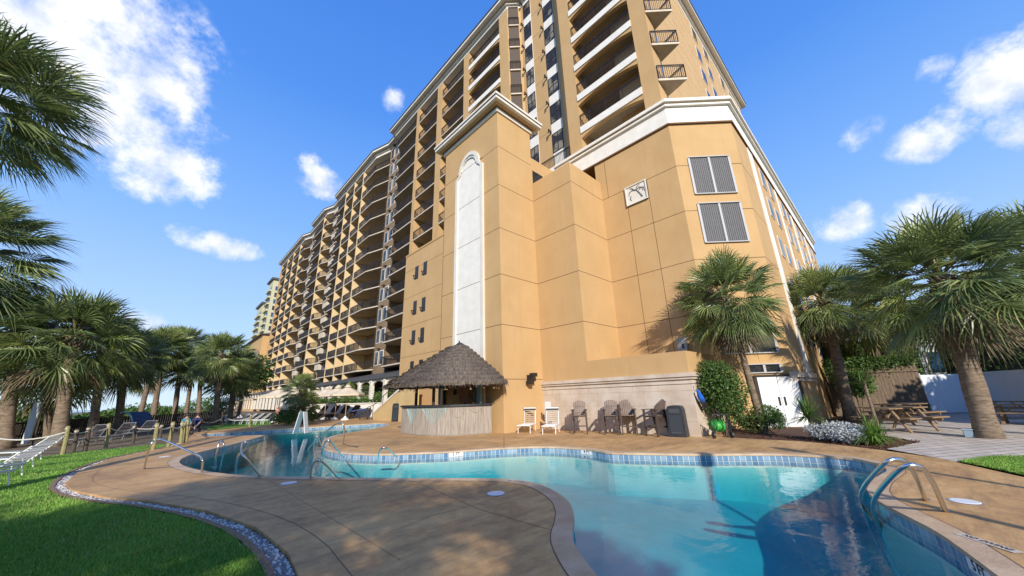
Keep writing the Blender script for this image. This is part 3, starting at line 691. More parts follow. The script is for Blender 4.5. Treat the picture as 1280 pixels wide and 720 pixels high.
# pebble strip between lawn and deck
e1, e2, e3 = openoff(edge, -.02), openoff(edge, -.19), openoff(edge, -.28)
mb = MB(); k = len(edge); mb.add([(*p, -.045) for p in e1]+[(*p, -.045) for p in e2], [(i, i+1, k+i+1, k+i) for i in range(k-1)])
struct(mb.build('gravel_strip', mat('gravel_bed', (0.16, 0.14, 0.12), .95, (0.4, 0.38, 0.35), 60, .8, 80)))
PEB = [mat('pale_pebble', (0.62, 0.58, 0.52), .7), mat('grey_pebble', (0.22, 0.20, 0.19), .7)]
def pebble(mb, c, r, mi):
    ax = [random.uniform(.6, 1.2)*r for _ in range(3)]; rot = random.random()*6
    vs = []
    for v in ((1,0,0), (-1,0,0), (0,1,0), (0,-1,0), (0,0,1), (.7,.7,.2), (-.7,.7,.25), (.7,-.7,.15), (-.7,-.7,.2)):
        x, y, z = v[0]*ax[0], v[1]*ax[1], v[2]*ax[2]*.8
        vs.append((c[0]+x*cos(rot)-y*sin(rot), c[1]+x*sin(rot)+y*cos(rot), c[2]+z))
    mb.add(vs, [(0,5,4), (5,2,4), (2,6,4), (6,1,4), (1,8,4), (8,3,4), (3,7,4), (7,0,4)], mi)
mb = MB()
for i in range(k-1):
    p, q2 = Vector(e1[i]), Vector(e2[i]); p2, q3 = Vector(e1[i+1]), Vector(e2[i+1]); L_ = (p2-p).length
    for _ in range(int(L_*230)):
        u, v = random.random(), random.random(); c = (p.lerp(p2, u)).lerp(q2.lerp(q3, u), v)
        pebble(mb, (c.x, c.y, -.04), random.uniform(.012, .03), 0 if random.random() < .42 else 1)
stuff(mb.build('pebbles', PEB))
mb = MB(); mb.add([(*p, -.01) for p in e2]+[(*p, -.01) for p in e3]+[(*p, -.08) for p in e2], [(i, i+1, k+i+1, k+i) for i in range(k-1)]+[(2*k+i, 2*k+i+1, i+1, i) for i in range(k-1)])
struct(mb.build('lawn_edging', mat('brick_edging', (0.30, 0.18, 0.11), .9, (0.16, 0.10, 0.07), 12, .4, 40)))
# lawn sheets
LAWN1 = [tuple(p) for p in openoff(edge, -.28)][:]
li = [p for p in LAWN1]
lawn_out = [G2(226, 552.5), G2(180, 556), G2(120, 562), G2(80, 566), G2(40, 572), (-6, 24), (-10, 22), (-14, 10), (-12, -6), (0, -12), (1.2, -3)]
flatl = flat_with_holes('lawn', li[:-1]+lawn_out, [], -.03, LAWNM); struct(flatl)
lawn2 = [G2(262, 537), G2(335, 531), G2(350, 526), G2(325, 524), G2(295, 527), G2(255, 534)]
struct(flat_with_holes('lawn', lawn2, [], -.02, LAWNM))
lawn3 = [G2(1198, 576.5), G2(1240, 571), G2(1300, 571), G2(1500, 590), G2(1500, 640), G2(1282, 594)]
struct(flat_with_holes('lawn', lawn3, [], -.006, LAWNM))
# grass blades near the camera
def blades(mb, pts_fn, n, hmin, hmax):
    for _ in range(n):
        c = pts_fn()
        if c is None: continue
        h = random.uniform(hmin, hmax); a = random.random()*2*pi; w = h*.16; lx, ly = random.gauss(0, .35)*h, random.gauss(0, .35)*h
        mb.add([(c[0]-w*cos(a), c[1]-w*sin(a), c[2]), (c[0]+w*cos(a), c[1]+w*sin(a), c[2]), (c[0]+lx, c[1]+ly, c[2]+h)], [(0,1,2)], 0 if random.random() < .05+.10*max(0, sin(c[0]*1.9+2*sin(c[1]*.9))) else (1 if random.random() < .62+.3*sin(c[0]*.8-c[1]*1.1+sin(c[0]*2.3)) else 2))
def inpoly(p, poly):
    r = False; n = len(poly); j = n-1
    for i in range(n):
        if (poly[i][1] > p[1]) != (poly[j][1] > p[1]) and p[0] < (poly[j][0]-poly[i][0])*(p[1]-poly[i][1])/(poly[j][1]-poly[i][1])+poly[i][0]: r = not r
        j = i
    return r
lp = li[:-1]+lawn_out
def near_lawn():
    for _ in range(30):
        x, y = random.uniform(-20, 345), 0
        v = random.uniform(545, 735); p = gz(x, v, -.03)
        if inpoly((p.x, p.y), lp): return (p.x+random.gauss(0, .035), p.y+random.gauss(0, .035), -.03)
GR = [mat('dry_grass_blade', (0.36, 0.36, 0.14), .7, spec=.2), mat('grass_blade', (0.15, 0.30, 0.045), .7, spec=.2), mat('bright_grass_blade', (0.23, 0.40, 0.065), .7, spec=.2)]
mb = MB(); blades(mb, near_lawn, 52000, .025, .055); stuff(mb.build('grass', GR))
mb = MB(); 
def l3():
    for _ in range(20):
        p = gz(random.uniform(1195, 1300), random.uniform(569, 600), -.006)
        if inpoly((p.x, p.y), lawn3): return (p.x, p.y, -.006)
blades(mb, l3, 9000, .03, .07); stuff(mb.build('grass', GR))
# ---- pool shell, tiles, water
TILE = None
def tile_mat():
    m = bpy.data.materials.new('blue_pool_tile'); m.use_nodes = True; nt = m.node_tree; b = nt.nodes['Principled BSDF']; L = nt.links.new
    at = N(nt, 'ShaderNodeUVMap')
    br = N(nt, 'ShaderNodeTexBrick', offset=0.0); br.inputs['Color1'].default_value = (0.10, 0.20, 0.32, 1); br.inputs['Color2'].default_value = (0.30, 0.42, 0.50, 1); br.inputs['Mortar'].default_value = (0.6, 0.58, 0.52, 1)
    br.inputs['Scale'].default_value = 1; br.inputs['Mortar Size'].default_value = .008; br.inputs['Brick Width'].default_value = .15; br.inputs['Row Height'].default_value = .15; br.inputs['Bias'].default_value = -.1
    L(at.outputs[0], br.inputs['Vector']); L(br.outputs['Color'], b.inputs['Base Color']); b.inputs['Roughness'].default_value = .15
    return m
TILE = tile_mat()
PLAST = mat('pool_plaster', (0.55, 0.78, 0.72), .7, (0.45, 0.69, 0.64), 1.2)
n = len(POOL); me = bpy.data.meshes.new('tile_band')
vs = [(*p, -.05) for p in POOL]+[(*p, -.32) for p in POOL]
fs = [(n+i, n+(i+1) % n, (i+1) % n, i) for i in range(n)]
me.from_pydata(vs, [], fs); me.materials.append(TILE)
uv = me.uv_layers.new(name='UVMap'); acc = [0]
for i in range(n): acc.append(acc[-1]+(Vector(POOL[(i+1) % n])-Vector(POOL[i])).length)
for i, p in enumerate(me.polygons):
    for li_, (u, v) in zip(p.loop_indices, ((acc[i], 0), (acc[i+1], 0), (acc[i+1], .27), (acc[i], .27))): uv.data[li_].uv = (u, v+.03)
o = bpy.data.objects.new('tile_band', me); COL.objects.link(o); struct(o)
mb = MB(); mb.add([(*p, -.32) for p in POOL]+[(*p, -2.6) for p in POOL], [(n+i, n+(i+1) % n, (i+1) % n, i) for i in range(n)]); struct(mb.build('pool_wall', PLAST))
def depth(x, y):
    d1 = Vector((x, y)); a = Vector(gz(800, 600)[:2]); b = Vector(gz(1040, 640)[:2]); ax = (b-a)
    t = (d1-a).dot(ax)/ax.length_squared
    s = min(1, max(0, (t+.1)/1.1)); s = s*s*(3-2*s)
    return 1.05+.45*s
mb = MB(); x0, x1, y0, y1 = 0, 17, -2, 34; st = .5; nx, ny = int((x1-x0)/st)+1, int((y1-y0)/st)+1
mb.add([(x0+i*st, y0+j*st, -.11-depth(x0+i*st, y0+j*st)) for j in range(ny) for i in range(nx)], [(j*nx+i, j*nx+i+1, (j+1)*nx+i+1, (j+1)*nx+i) for j in range(ny-1) for i in range(nx-1)])
struct(mb.build('pool_floor', PLAST, smooth=True))
def water_mat():
    m = bpy.data.materials.new('pool_water'); m.use_nodes = True; nt = m.node_tree; L = nt.links.new; nt.nodes.clear()
    out = N(nt, 'ShaderNodeOutputMaterial'); mix = N(nt, 'ShaderNodeMixShader'); gl = N(nt, 'ShaderNodeBsdfGlossy'); tr = N(nt, 'ShaderNodeBsdfTransparent'); geo = N(nt, 'ShaderNodeNewGeometry')
    gl.inputs['Roughness'].default_value = 0.015
    tc = N(nt, 'ShaderNodeTexCoord'); nz = N(nt, 'ShaderNodeTexNoise'); nz.inputs['Scale'].default_value = 1.9; nz.inputs['Detail'].default_value = 5; nz.inputs['Distortion'].default_value = .8
    L(tc.outputs['Object'], nz.inputs['Vector'])
    n2 = N(nt, 'ShaderNodeTexNoise'); n2.inputs['Scale'].default_value = 6.0; n2.inputs['Detail'].default_value = 2; L(tc.outputs['Object'], n2.inputs['Vector'])
    ad = N(nt, 'ShaderNodeMath', operation='MULTIPLY_ADD'); ad.inputs[1].default_value = .22; L(n2.outputs['Fac'], ad.inputs[0]); L(nz.outputs['Fac'], ad.inputs[2])
    bp = N(nt, 'ShaderNodeBump'); bp.inputs['Strength'].default_value = .24; bp.inputs['Distance'].default_value = .03; L(ad.outputs[0], bp.inputs['Height'])
    L(bp.outputs[0], gl.inputs['Normal'])
    dt = N(nt, 'ShaderNodeVectorMath', operation='DOT_PRODUCT'); L(geo.outputs['Incoming'], dt.inputs[0]); L(bp.outputs[0], dt.inputs[1])
    ab = N(nt, 'ShaderNodeMath', operation='ABSOLUTE'); L(dt.outputs['Value'], ab.inputs[0])
    om = N(nt, 'ShaderNodeMath', operation='SUBTRACT', use_clamp=True); om.inputs[0].default_value = 1.0; L(ab.outputs[0], om.inputs[1])
    pw = N(nt, 'ShaderNodeMath', operation='POWER'); pw.inputs[1].default_value = 5.0; L(om.outputs[0], pw.inputs[0])
    sk = N(nt, 'ShaderNodeMath', operation='MULTIPLY_ADD'); sk.inputs[1].default_value = .98; sk.inputs[2].default_value = .02; L(pw.outputs[0], sk.inputs[0])
    L(sk.outputs[0], mix.inputs[0]); L(tr.outputs[0], mix.inputs[1]); L(gl.outputs[0], mix.inputs[2]); L(mix.outputs[0], out.inputs['Surface'])
    va = N(nt, 'ShaderNodeVolumeAbsorption'); va.inputs['Color'].default_value = (0.0, 0.72, 0.81, 1); va.inputs['Density'].default_value = .58; L(va.outputs[0], out.inputs['Volume'])
    return m
WATER = water_mat()
bm = bmesh.new(); ov = offs(POOL, .004)
es = []; vv = [bm.verts.new((*p, -.17)) for p in ov]; es = [bm.edges.new((vv[i], vv[(i+1) % n])) for i in range(n)]
bmesh.ops.triangle_fill(bm, use_beauty=True, edges=es, normal=(0,0,1))
r = bmesh.ops.extrude_face_region(bm, geom=list(bm.faces))
for v in [q for q in r['geom'] if isinstance(q, bmesh.types.BMVert)]: v.co.z = -2.55
bmesh.ops.recalc_face_normals(bm, faces=bm.faces)
me = bpy.data.meshes.new('pool_water'); bm.to_mesh(me); bm.free(); me.materials.append(WATER)
o = bpy.data.objects.new('pool_water', me); COL.objects.link(o); struct(o)
# beach and sea to the left
SEA = mat('sea_water', (0.02, 0.11, 0.20), .15, (0.05, 0.20, 0.28), .05, .3, .4)
mb = MB(); mb.add([(-3000, -3000, -3.2), (-60, -3000, -3.2), (-60, 4000, -3.2), (-3000, 4000, -3.2)], [(0,1,2,3)]); struct(mb.build('sea', SEA))
mb = MB(); mb.add([(-45, -60, -.08), (-45, 400, -.08), (-85, 400, -3.3), (-85, -60, -3.3)], [(3,2,1,0)]); struct(mb.build('beach', mat('beach_sand', (0.55, 0.46, 0.34), .95, (0.48, 0.40, 0.29), .3)))
# ------------------------------------------------------------------ vegetation
def leaf_mat(name, col, col2, rough=.45, trans=.25, scale=3.0):
    m = mat(name, col, rough, col2, scale, spec=.4); nt = m.node_tree; b = nt.nodes['Principled BSDF']; out = [n for n in nt.nodes if n.type == 'OUTPUT_MATERIAL'][0]
    t = N(nt, 'ShaderNodeBsdfTranslucent'); mx = N(nt, 'ShaderNodeMixShader'); mx.inputs[0].default_value = trans
    src = b.inputs['Base Color'].links[0].from_socket; nt.links.new(src, t.inputs['Color'])
    nt.links.new(b.outputs[0], mx.inputs[1]); nt.links.new(t.outputs[0], mx.inputs[2]); nt.links.new(mx.outputs[0], out.inputs['Surface'])
    return m
PG = [leaf_mat('palm_leaf', (0.105, 0.155, 0.05), (0.185, 0.235, 0.09), .33, .28), leaf_mat('young_palm_leaf', (0.23, 0.30, 0.075), (0.34, 0.37, 0.14), .33, .25),
      leaf_mat('dry_palm_leaf', (0.26, 0.20, 0.12), (0.15, 0.11, 0.065), .7, .15), leaf_mat('palm_petiole', (0.13, 0.14, 0.05), (0.18, 0.17, 0.07), .5, .05)]
BARK = mat('palm_bark', (0.27, 0.205, 0.145), .95, (0.13, 0.095, 0.065), 3.0, .9, 7, detail=8, stretch=(1.2, 1.2, 4.5), spec=.15)
GRN = [leaf_mat('shrub_leaf', (0.045, 0.095, 0.02), (0.07, 0.13, 0.03), .5, .2, 5), leaf_mat('bright_shrub_leaf', (0.09, 0.18, 0.03), (0.13, 0.23, 0.05), .5, .2, 5)]
def fan_leaf(mb, o, d, plen, R, nseg, rnd, dead=False, young=False, spread=110, droop=1.0):
    d = Vector(d).normalized(); up = Vector((0,0,1)); s = d.cross(up)
    if s.length < .05: s = Vector((1,0,0))
    s.normalize(); nrm = s.cross(d).normalized()
    roll = rnd.gauss(0, .35); s, nrm = s*cos(roll)+nrm*sin(roll), nrm*cos(roll)-s*sin(roll)
    mi = 2 if dead else (1 if young else 0); pm = 2 if dead else 3
    # petiole sags a little
    p0 = Vector(o); p1 = p0+d*plen*.55+Vector((0,0,.04)); p2 = p0+d*plen+Vector((0,0,-.10*plen*droop))
    for a, b, w in ((p0, p1, .045), (p1, p2, .03)):
        mb.add([a-s*w/2, a+s*w/2, b+s*w*.4, b-s*w*.4], [(0,1,2,3)], pm)
    dd = (p2-p1).normalized()*.75+d*.25; dd.normalize()
    nrm = (s.cross(dd)).normalized()
    if nrm.z < 0 and not dead: nrm = -nrm
    for i in range(nseg):
        t = (i+.5)/nseg*2-1; ang = radians(spread)*t+rnd.gauss(0, .02)
        L = R*(1.0-.28*abs(t)**1.5)*rnd.uniform(.88, 1.06)
        base = p2+dd*(.22*R*(1-abs(t)))                      # costa reaches into the blade
        dirv = (dd*cos(ang)+s*sin(ang)+nrm*.22*(1-abs(t))).normalized()
        fold = nrm*.06*R
        side = nrm.cross(dirv); side = side.normalized() if side.length > 1e-4 else s
        w = radians(2*spread/nseg)*L*.27
        tw = side*w; dr = droop*rnd.uniform(.5, 1.3)
        q1 = base+dirv*L*.42+fold*.6; q2 = base+dirv*L*.74+Vector((0,0,-.07*L*dr)); q3 = base+dirv*L*.97+Vector((0,0,-.24*L*dr))+side*rnd.gauss(0, .03)*L
        mm = mi if rnd.random() < .86 or dead else (1 if mi == 0 else 0)
        zig = nrm*(w*.6)*(1 if i % 2 else -1)
        mb.add([base-tw*.12, base+tw*.12, q1+tw*.52+zig, q1-tw*.52-zig, q2+tw*.36, q2-tw*.36, q3], [(0,1,2,3), (3,2,4,5), (5,4,6)], mm)
def crown_mesh(seed, nleaf=50, nseg=26, R=.95, plen=1.05, deadn=9, lo=-48):
    rnd = random.Random(seed); mb = MB(); k = 0
    for i in range(nleaf):
        u = (i+.5)/nleaf; el = radians(82+(lo-82)*u**.92+rnd.gauss(0, 6)); az = i*2.39996+rnd.gauss(0, .18)
        dv = Vector((cos(az)*cos(el), sin(az)*cos(el), sin(el)))
        f = .55+.45*min(1, u*3)
        fan_leaf(mb, Vector((0,0,-.35*u))+dv*.12, dv, plen*f*rnd.uniform(.85, 1.1), R*rnd.uniform(.85, 1.08), nseg, rnd, young=(u < .16 or rnd.random() < .22), droop=.6+u*.9)
    for i in range(deadn):
        el = radians(rnd.uniform(-82, -35)); az = rnd.random()*6.28; dv = Vector((cos(az)*cos(el), sin(az)*cos(el), sin(el)))
        fan_leaf(mb, Vector((0,0,-.5))+dv*.15, dv, plen*.8, R*.75, max(10, nseg//2), rnd, dead=True, spread=70, droop=1.2)
    return mb
CROWNS = {}
def crown(kind):
    if kind not in CROWNS:
        a = {'near': dict(nleaf=96, nseg=40, R=1.15, plen=1.0, deadn=5, lo=-40), 'big': dict(nleaf=88, nseg=36, R=1.15, plen=1.05, deadn=14), 'mid': dict(nleaf=74, nseg=28, R=1.12, plen=1.0, deadn=6), 'far': dict(nleaf=56, nseg=20, R=1.12, plen=.95)}[kind[0]]
        mb = crown_mesh(kind[1]*17+5, **a)
        me = bpy.data.meshes.new('crown'); me.from_pydata([tuple(v) for v in mb.v], [], mb.f)
        for q in PG: me.materials.append(q)
        me.polygons.foreach_set('material_index', mb.m); me.update(); CROWNS[kind] = me
    return CROWNS[kind]
def trunk_mesh(mb, base, top, r0, r1, bend, rnd, boots=.9):
    base, top = Vector(base), Vector(top); n = 14; pts = []; rr = []
    for i in range(n+1):
        t = i/n; p = base.lerp(top, t)+bend*sin(pi*t)
        pts.append(p); rr.append((r0+(r1-r0)*min(1, t*1.3))*(1+.28*max(0, 1-t*9))*(1+.03*rnd.gauss(0, 1)))
    mb.tube(pts, rr, 12)
    # old leaf bases under the crown
    L = (top-base).length
    nb = int(boots*46)
    for i in range(nb):
        t = 1-(i/nb)*boots/L*1.0; p = base.lerp(top, t)+bend*sin(pi*t); az = i*2.4; o = Vector((cos(az), sin(az), 0)); r = r1
        mb.bar(p+o*r*.85-Vector((0,0,.10)), p+o*(r+.10)+Vector((0,0,.16)), .11, .04, 0, up=o)
    # ring scars
    k = int(L/.14)
    for i in range(k):
        t = (i+rnd.random()*.4)/k; p = base.lerp(top, t)+bend*sin(pi*t); r = (r0+(r1-r0)*min(1, t*1.3))*(1+.28*max(0, 1-t*9))
        a0 = rnd.random()*6; da = rnd.uniform(1.2, 3.2); m_ = 6
        arcp = [p+Vector((cos(a0+da*j/m_)*r*1.01, sin(a0+da*j/m_)*r*1.01, .03*sin(j))) for j in range(m_+1)]
        mb.tube(arcp, .012, 4, 0, False)
def palm(base, cen, kind, label, group, r0=.22, r1=.17, scale=1.0, bend=(0,0,0), rot=0.0, name='palm_tree', boots=.9):
    base, cen = Vector(base), Vector(cen)
    t = thing(name, label, 'palm tree', base, 0, group)
    rnd = random.Random(int(abs(base.x*131+base.y*37))); mb = MB(); trunk_mesh(mb, base-Vector((0,0,.1)), cen-Vector((0,0,.15)), r0, r1, Vector(bend), rnd, boots)
    mb.build('trunk', BARK, t, smooth=True)
    c = bpy.data.objects.new('crown', crown(kind)); COL.objects.link(c); c.parent = t; c.location = cen-base; c.rotation_euler = (rnd.gauss(0, .10), rnd.gauss(0, .10), rot); c.scale = (scale*rnd.uniform(.92, 1.08), scale*rnd.uniform(.92, 1.08), scale*rnd.uniform(.86, 1.1))
    return t
def at_depth(px_, py_, B):
    d = ray(px_, py_); return EYE + d*((Vector((B[0], B[1], 0)).dot(_fh))/d.dot(_fh))
def palm_px(bpx, cpx, kind, label, group, **kw):
    b = gz(*bpx, -.05); return palm(b, at_depth(*cpx, b), kind, label, group, **kw)
GP = 'cabbage palms on the hotel side of the pool'
palm_px((956, 543), (907, 368), ('big', 1), 'tall cabbage palm in front of the white service door', GP, scale=1.04, r0=.15, r1=.12, rot=.4)
palm_px((1064, 525), (1028, 372), ('big', 2), 'cabbage palm with a stout trunk just right of the white service door', GP, scale=1.3, r0=.28, r1=.24, rot=1.0)
palm_px((1106, 519), (1084, 380), ('mid', 3), 'slimmer cabbage palm standing behind the picnic tables', GP, scale=1.35, r0=.24, r1=.2, rot=2.0)
palm_px((1237, 549), (1174, 340), ('big', 4), 'largest cabbage palm, thick dark trunk rising from the pavers by the white fence', GP, scale=1.24, r0=.29, r1=.25, rot=.2)
palm_px((1345, 548), (1295, 315), ('mid', 5), 'cabbage palm at the right edge of the photo with only its crown showing', GP, scale=1.1, rot=.9)
GL_ = 'cabbage palms along the ocean side of the lawn'
b = gz(-120, 640, -.05); palm((b.x, b.y, -.05), at_depth(-52, 100, b), ('near', 6), 'nearest palm whose dark fronds fill the upper left corner', GL_, scale=1.32, rot=.3)
b = gz(-190, 575, -.05); palm((b.x, b.y, -.05), at_depth(-58, 300, b), ('near', 7), 'palm at the left edge with drooping fronds below the corner palm', GL_, scale=1.95, rot=1.7)
b = gz(8, 562, -.05)
LEFTP = [((6, 560), (22, 418), ('mid', 8), 'leaning pale-trunked palm beside the pale leaning board', 1.2, .30),
 ((72, 557), (94, 424), ('mid', 9), 'bulky palm with a ringed trunk left of the first rope posts', 1.25, .30),
 ((115, 546), (130, 440), ('mid', 10), 'palm with criss-cross old leaf bases on its trunk', 1.1, .26),
 ((147, 541), (158, 450), ('mid', 3), 'palm in front of the blue beach canopy', 1.15, .26),
 ((172, 532), (196, 442), ('mid', 8), 'palm with a dark trunk leaning hard to the right', 1.15, .24),
 ((190, 531), (206, 440), ('mid', 5), 'palm just right of the hard-leaning dark trunk', 1.2, .27),
 ((217, 528), (229, 438), ('mid', 9), 'tall pale-trunked palm in the middle of the ocean-side row', 1.25, .27),
 ((231, 528), (242, 462), ('far', 1), 'short palm with a thin dark trunk behind the seated people', 1.1, .22),
 ((248, 527), (252, 455), ('far', 2), 'palm behind the cluster of three rope posts', 1.2, .25),
 ((268, 531), (278, 448), ('mid', 10), 'tall palm nearest the hotel end of the row, over the far lawn patch', 1.2, .26),
 ((287, 528), (294, 470), ('far', 3), 'low dark palm at the far end of the row next to the umbrellas', 1.2, .26),
 ((60, 548), (62, 468), ('far', 1), 'small palm half hidden between the two bulky palms', 1.2, .2),
 ((205, 522), (186, 478), ('far', 2), 'background palm low behind the middle of the row', 1.2, .2)]
for i, (bp_, cp_, kd, lb, sc_, r0) in enumerate(LEFTP): palm_px(bp_, (cp_[0], cp_[1]-7), kd, lb, GL_, scale=sc_*1.22, r0=r0, r1=r0*.8, rot=i*1.3)
# palms behind the photographer whose shade lies over the near deck and the lawn
GB = 'palms on the lawn behind the camera'
SHD = Vector((0.59, 0.81, 0))
K_ = -SUN_D.z/hypot(SUN_D.x, SUN_D.y)
for i, (sx, sy, hc, sc_) in enumerate([(3.1, 3.4, 6.0, 1.2), (1.2, 5.6, 6.6, 1.2), (-.4, 6.3, 5.8, 1.4), (-2.6, 7.4, 6.2, 1.4), (-5.2, 8.6, 6.0, 1.45), (2.6, .8, 6.4, 1.1), (.4, 9.2, 7.4, 1.1), (-8.0, 10.5, 6.2, 1.4)]):
    bx, by = sx-SHD.x*hc/K_, sy-SHD.y*hc/K_; palm((bx, by, -.05), (bx+.3, by, hc), ('far', [1, 2, 3][i % 3]), 'cabbage palm on the lawn behind the camera, seen only by its shade', GB, scale=sc_, r0=.22, r1=.18, rot=i)
for i, (px_, py_, hc, dd) in enumerate([(1094, 617, 5.6, 8.5), (1165, 591, 5.0, 8.0)]):  # unseen posts added to cast the two shadow bands on the deck
    s = gz(px_, py_); q = s-SHD*dd; t = thing('shadow_post', 'unseen plain post added behind the camera to cast a shadow band', 'added shadow post', (q.x, q.y, -.05), 0, 'added shadow posts behind the camera')
    mb = MB(); mb.tube([(q.x, q.y, -.1), (q.x, q.y, hc)], [.10, .07], 10); mb.build('pole', BRONZE, t); mb = MB(); mb.lathe([(.05, hc), (.2, hc+.05), (.16, hc+.4), (.0, hc+.5)], (q.x, q.y, 0), 10); mb.build('lamp_head', BRONZE, t)  # pole and head added only for their shadow
# ---- leafy shrubs
SIL = [leaf_mat('silver_leaf', (0.42, 0.45, 0.44), (0.55, 0.57, 0.55), .8, .1, 6), leaf_mat('darker_silver_leaf', (0.30, 0.33, 0.33), (0.40, 0.43, 0.42), .8, .1, 6)]  # second silver is a darker tone mixed in at random
BRN = [mat('woody_stem', (0.12, 0.085, 0.055), .9)]
def leaf_quad(mb, p, sz, rnd, mi):
    a, b_ = rnd.random()*6.28, rnd.uniform(-.9, 1.2); d = Vector((cos(a)*cos(b_), sin(a)*cos(b_), sin(b_))); s = d.cross(Vector((rnd.gauss(0,1), rnd.gauss(0,1), rnd.gauss(0,1)))).normalized()
    mb.add([p, p+d*sz*.5+s*sz*.26, p+d*sz, p+d*sz*.5-s*sz*.26], [(0,1,2,3)], mi)
def shrub(center, rad, n, sz, mats, seed, lumps=10, bright=.3, flat=False, fill=.55):
    rnd = random.Random(seed); mb = MB(); c = Vector(center); cl = []
    for i in range(lumps):
        a, u = rnd.random()*6.28, rnd.uniform(-.75, .9); r = sqrt(max(0, 1-u*u)); cl.append((Vector((cos(a)*r*rad[0]*fill, sin(a)*r*rad[1]*fill, u*rad[2]*fill)), rnd.uniform(.42, .62)))
    for i in range(n):
        o, f = cl[i % lumps]; a, u = rnd.random()*6.28, rnd.uniform(-1, 1); r = sqrt(1-u*u); k = rnd.uniform(.7, 1.0)
        p = c+o+Vector((cos(a)*r*rad[0], sin(a)*r*rad[1], u*rad[2]))*f*k
        if p.z < .02: p.z = rnd.uniform(.02, .15)
        leaf_quad(mb, p, sz*rnd.uniform(.7, 1.3), rnd, 1 if rnd.random() < bright else 0)
    return mb
def shrub_thing(name, label, cat, bpx, w, h, n, sz, mats=None, seed=1, z0=.0, base=None, group=None, stems=True, **kw):
    b = Vector(base) if base else gz(*bpx)
    t = thing(name, label, cat, b, 0, group)
    zc = z0+(h-z0)/2
    shrub((b.x, b.y, b.z+zc), (w/2, w/2, (h-z0)/2), n, sz, mats, seed, **kw).build('foliage', mats or GRN, t)
    if stems:
        mb = MB(); rnd = random.Random(seed)
        for i in range(4):
            a = i*1.6; mb.tube([b+Vector((cos(a)*.06, sin(a)*.06, -.05)), b+Vector((cos(a)*w*.15, sin(a)*w*.15, zc))], [.03, .015], 5)
        mb.build('stem', BRN, t)
    return t
shrub_thing('shrub', 'tall clipped green shrub against the corner of the stone-clad wall', 'shrub', (906, 543), 2.0, 2.95, 13000, .10, seed=3, z0=.3, bright=.25, lumps=22, fill=.6)
shrub_thing('shrub', 'low dark spreading shrub below the trunk of the palm by the service door', 'shrub', (953, 541), 1.9, 1.15, 4200, .09, seed=4, bright=.12, lumps=12)
shrub_thing('shrub', 'bright green upright shrub between two palm trunks', 'shrub', (1078, 521), 2.4, 2.7, 5200, .12, seed=5, z0=.9, bright=.6, lumps=14)
for i, (p_, lb) in enumerate((((1036, 551), 'silver grey mound of dusty foliage beside the small spiky yucca'), ((1064, 553), 'silver grey mound of dusty foliage beside the bright green grass clump'))):
    shrub_thing('silver_shrub', lb, 'shrub', p_, 1.15, .62, 3600, .065, SIL, 20+i, stems=False, lumps=12, fill=.6)
def strappy(name, label, cat, b, n, L, w, mats, seed, trunk=0.0, el=(20, 85), arch=.35, group=None):
    rnd = random.Random(seed); t = thing(name, label, cat, b, 0, group); mb = MB(); b = Vector(b); c = b+Vector((0,0,trunk))
    for i in range(n):
        a, e = rnd.random()*6.28, radians(rnd.uniform(*el)); l = L*rnd.uniform(.7, 1.1); d = Vector((cos(a)*cos(e), sin(a)*cos(e), sin(e))); s = d.cross(Vector((0,0,1))).normalized()*w/2
        o = c+Vector((rnd.gauss(0, .05), rnd.gauss(0, .05), 0)); p1 = o+d*l*.5; p2 = o+d*l+Vector((0,0,-arch*l*cos(e)))
        mb.add([o-s*.7, o+s*.7, p1+s, p1-s, p2], [(0,1,2,3), (3,2,4)], 1 if rnd.random() < .45 else 0)
    mb.build('foliage', mats, t)
    if trunk:
        m2 = MB(); m2.tube([b-Vector((0,0,.05)), b+Vector((.02,0,trunk*.5)), c+Vector((0,0,.05))], [.06, .05, .05], 8); m2.build('trunk', BARK, t)
    return t
strappy('yucca', 'small spiky yucca on a short trunk in front of the white service door', 'plant', gz(1018, 549), 120, .85, .045, GRN, 31, trunk=.75, el=(-30, 85), arch=.1)
strappy('grass_clump', 'bright green arching grass clump at the corner of the mulch bed', 'plant', gz(1096, 556), 230, .95, .03, [GRN[1], leaf_mat('lime_leaf', (0.15, 0.27, 0.04), (0.2, 0.32, 0.06))], 32, el=(25, 85), arch=.55)
strappy('grass_clump', 'small green clump behind the silver foliage', 'plant', gz(1058, 548), 90, .55, .03, GRN, 33, el=(20, 80), arch=.4)
strappy('yucca', 'thin bare-stemmed dracaena with pale spiky leaves in front of the picnic tables', 'plant', gz(1101, 546), 26, .95, .04, [GRN[1], PG[2]], 34, trunk=1.75, el=(-5, 70), arch=.25)
for i, (x, y, h, r) in enumerate(((25.2, -12.5, 5.4, 3.0), (28.5, -13.5, 5.6, 3.2), (22.5, -11.0, 4.6, 2.2))):
    t = thing('broadleaf_tree', 'shade tree beyond the right edge, seen only by its shade on the fence', 'tree', (x, y, -.05), 0, 'shade trees beyond the right edge')
    shrub((x, y, h), (r, r, r*.8), 4500, .4, None, 300+i, lumps=16, bright=.2).build('crown', GRN, t); mb = MB(); mb.tube([(x, y, -.1), (x, y, h)], [.22, .12], 8); mb.build('trunk', BARK, t)
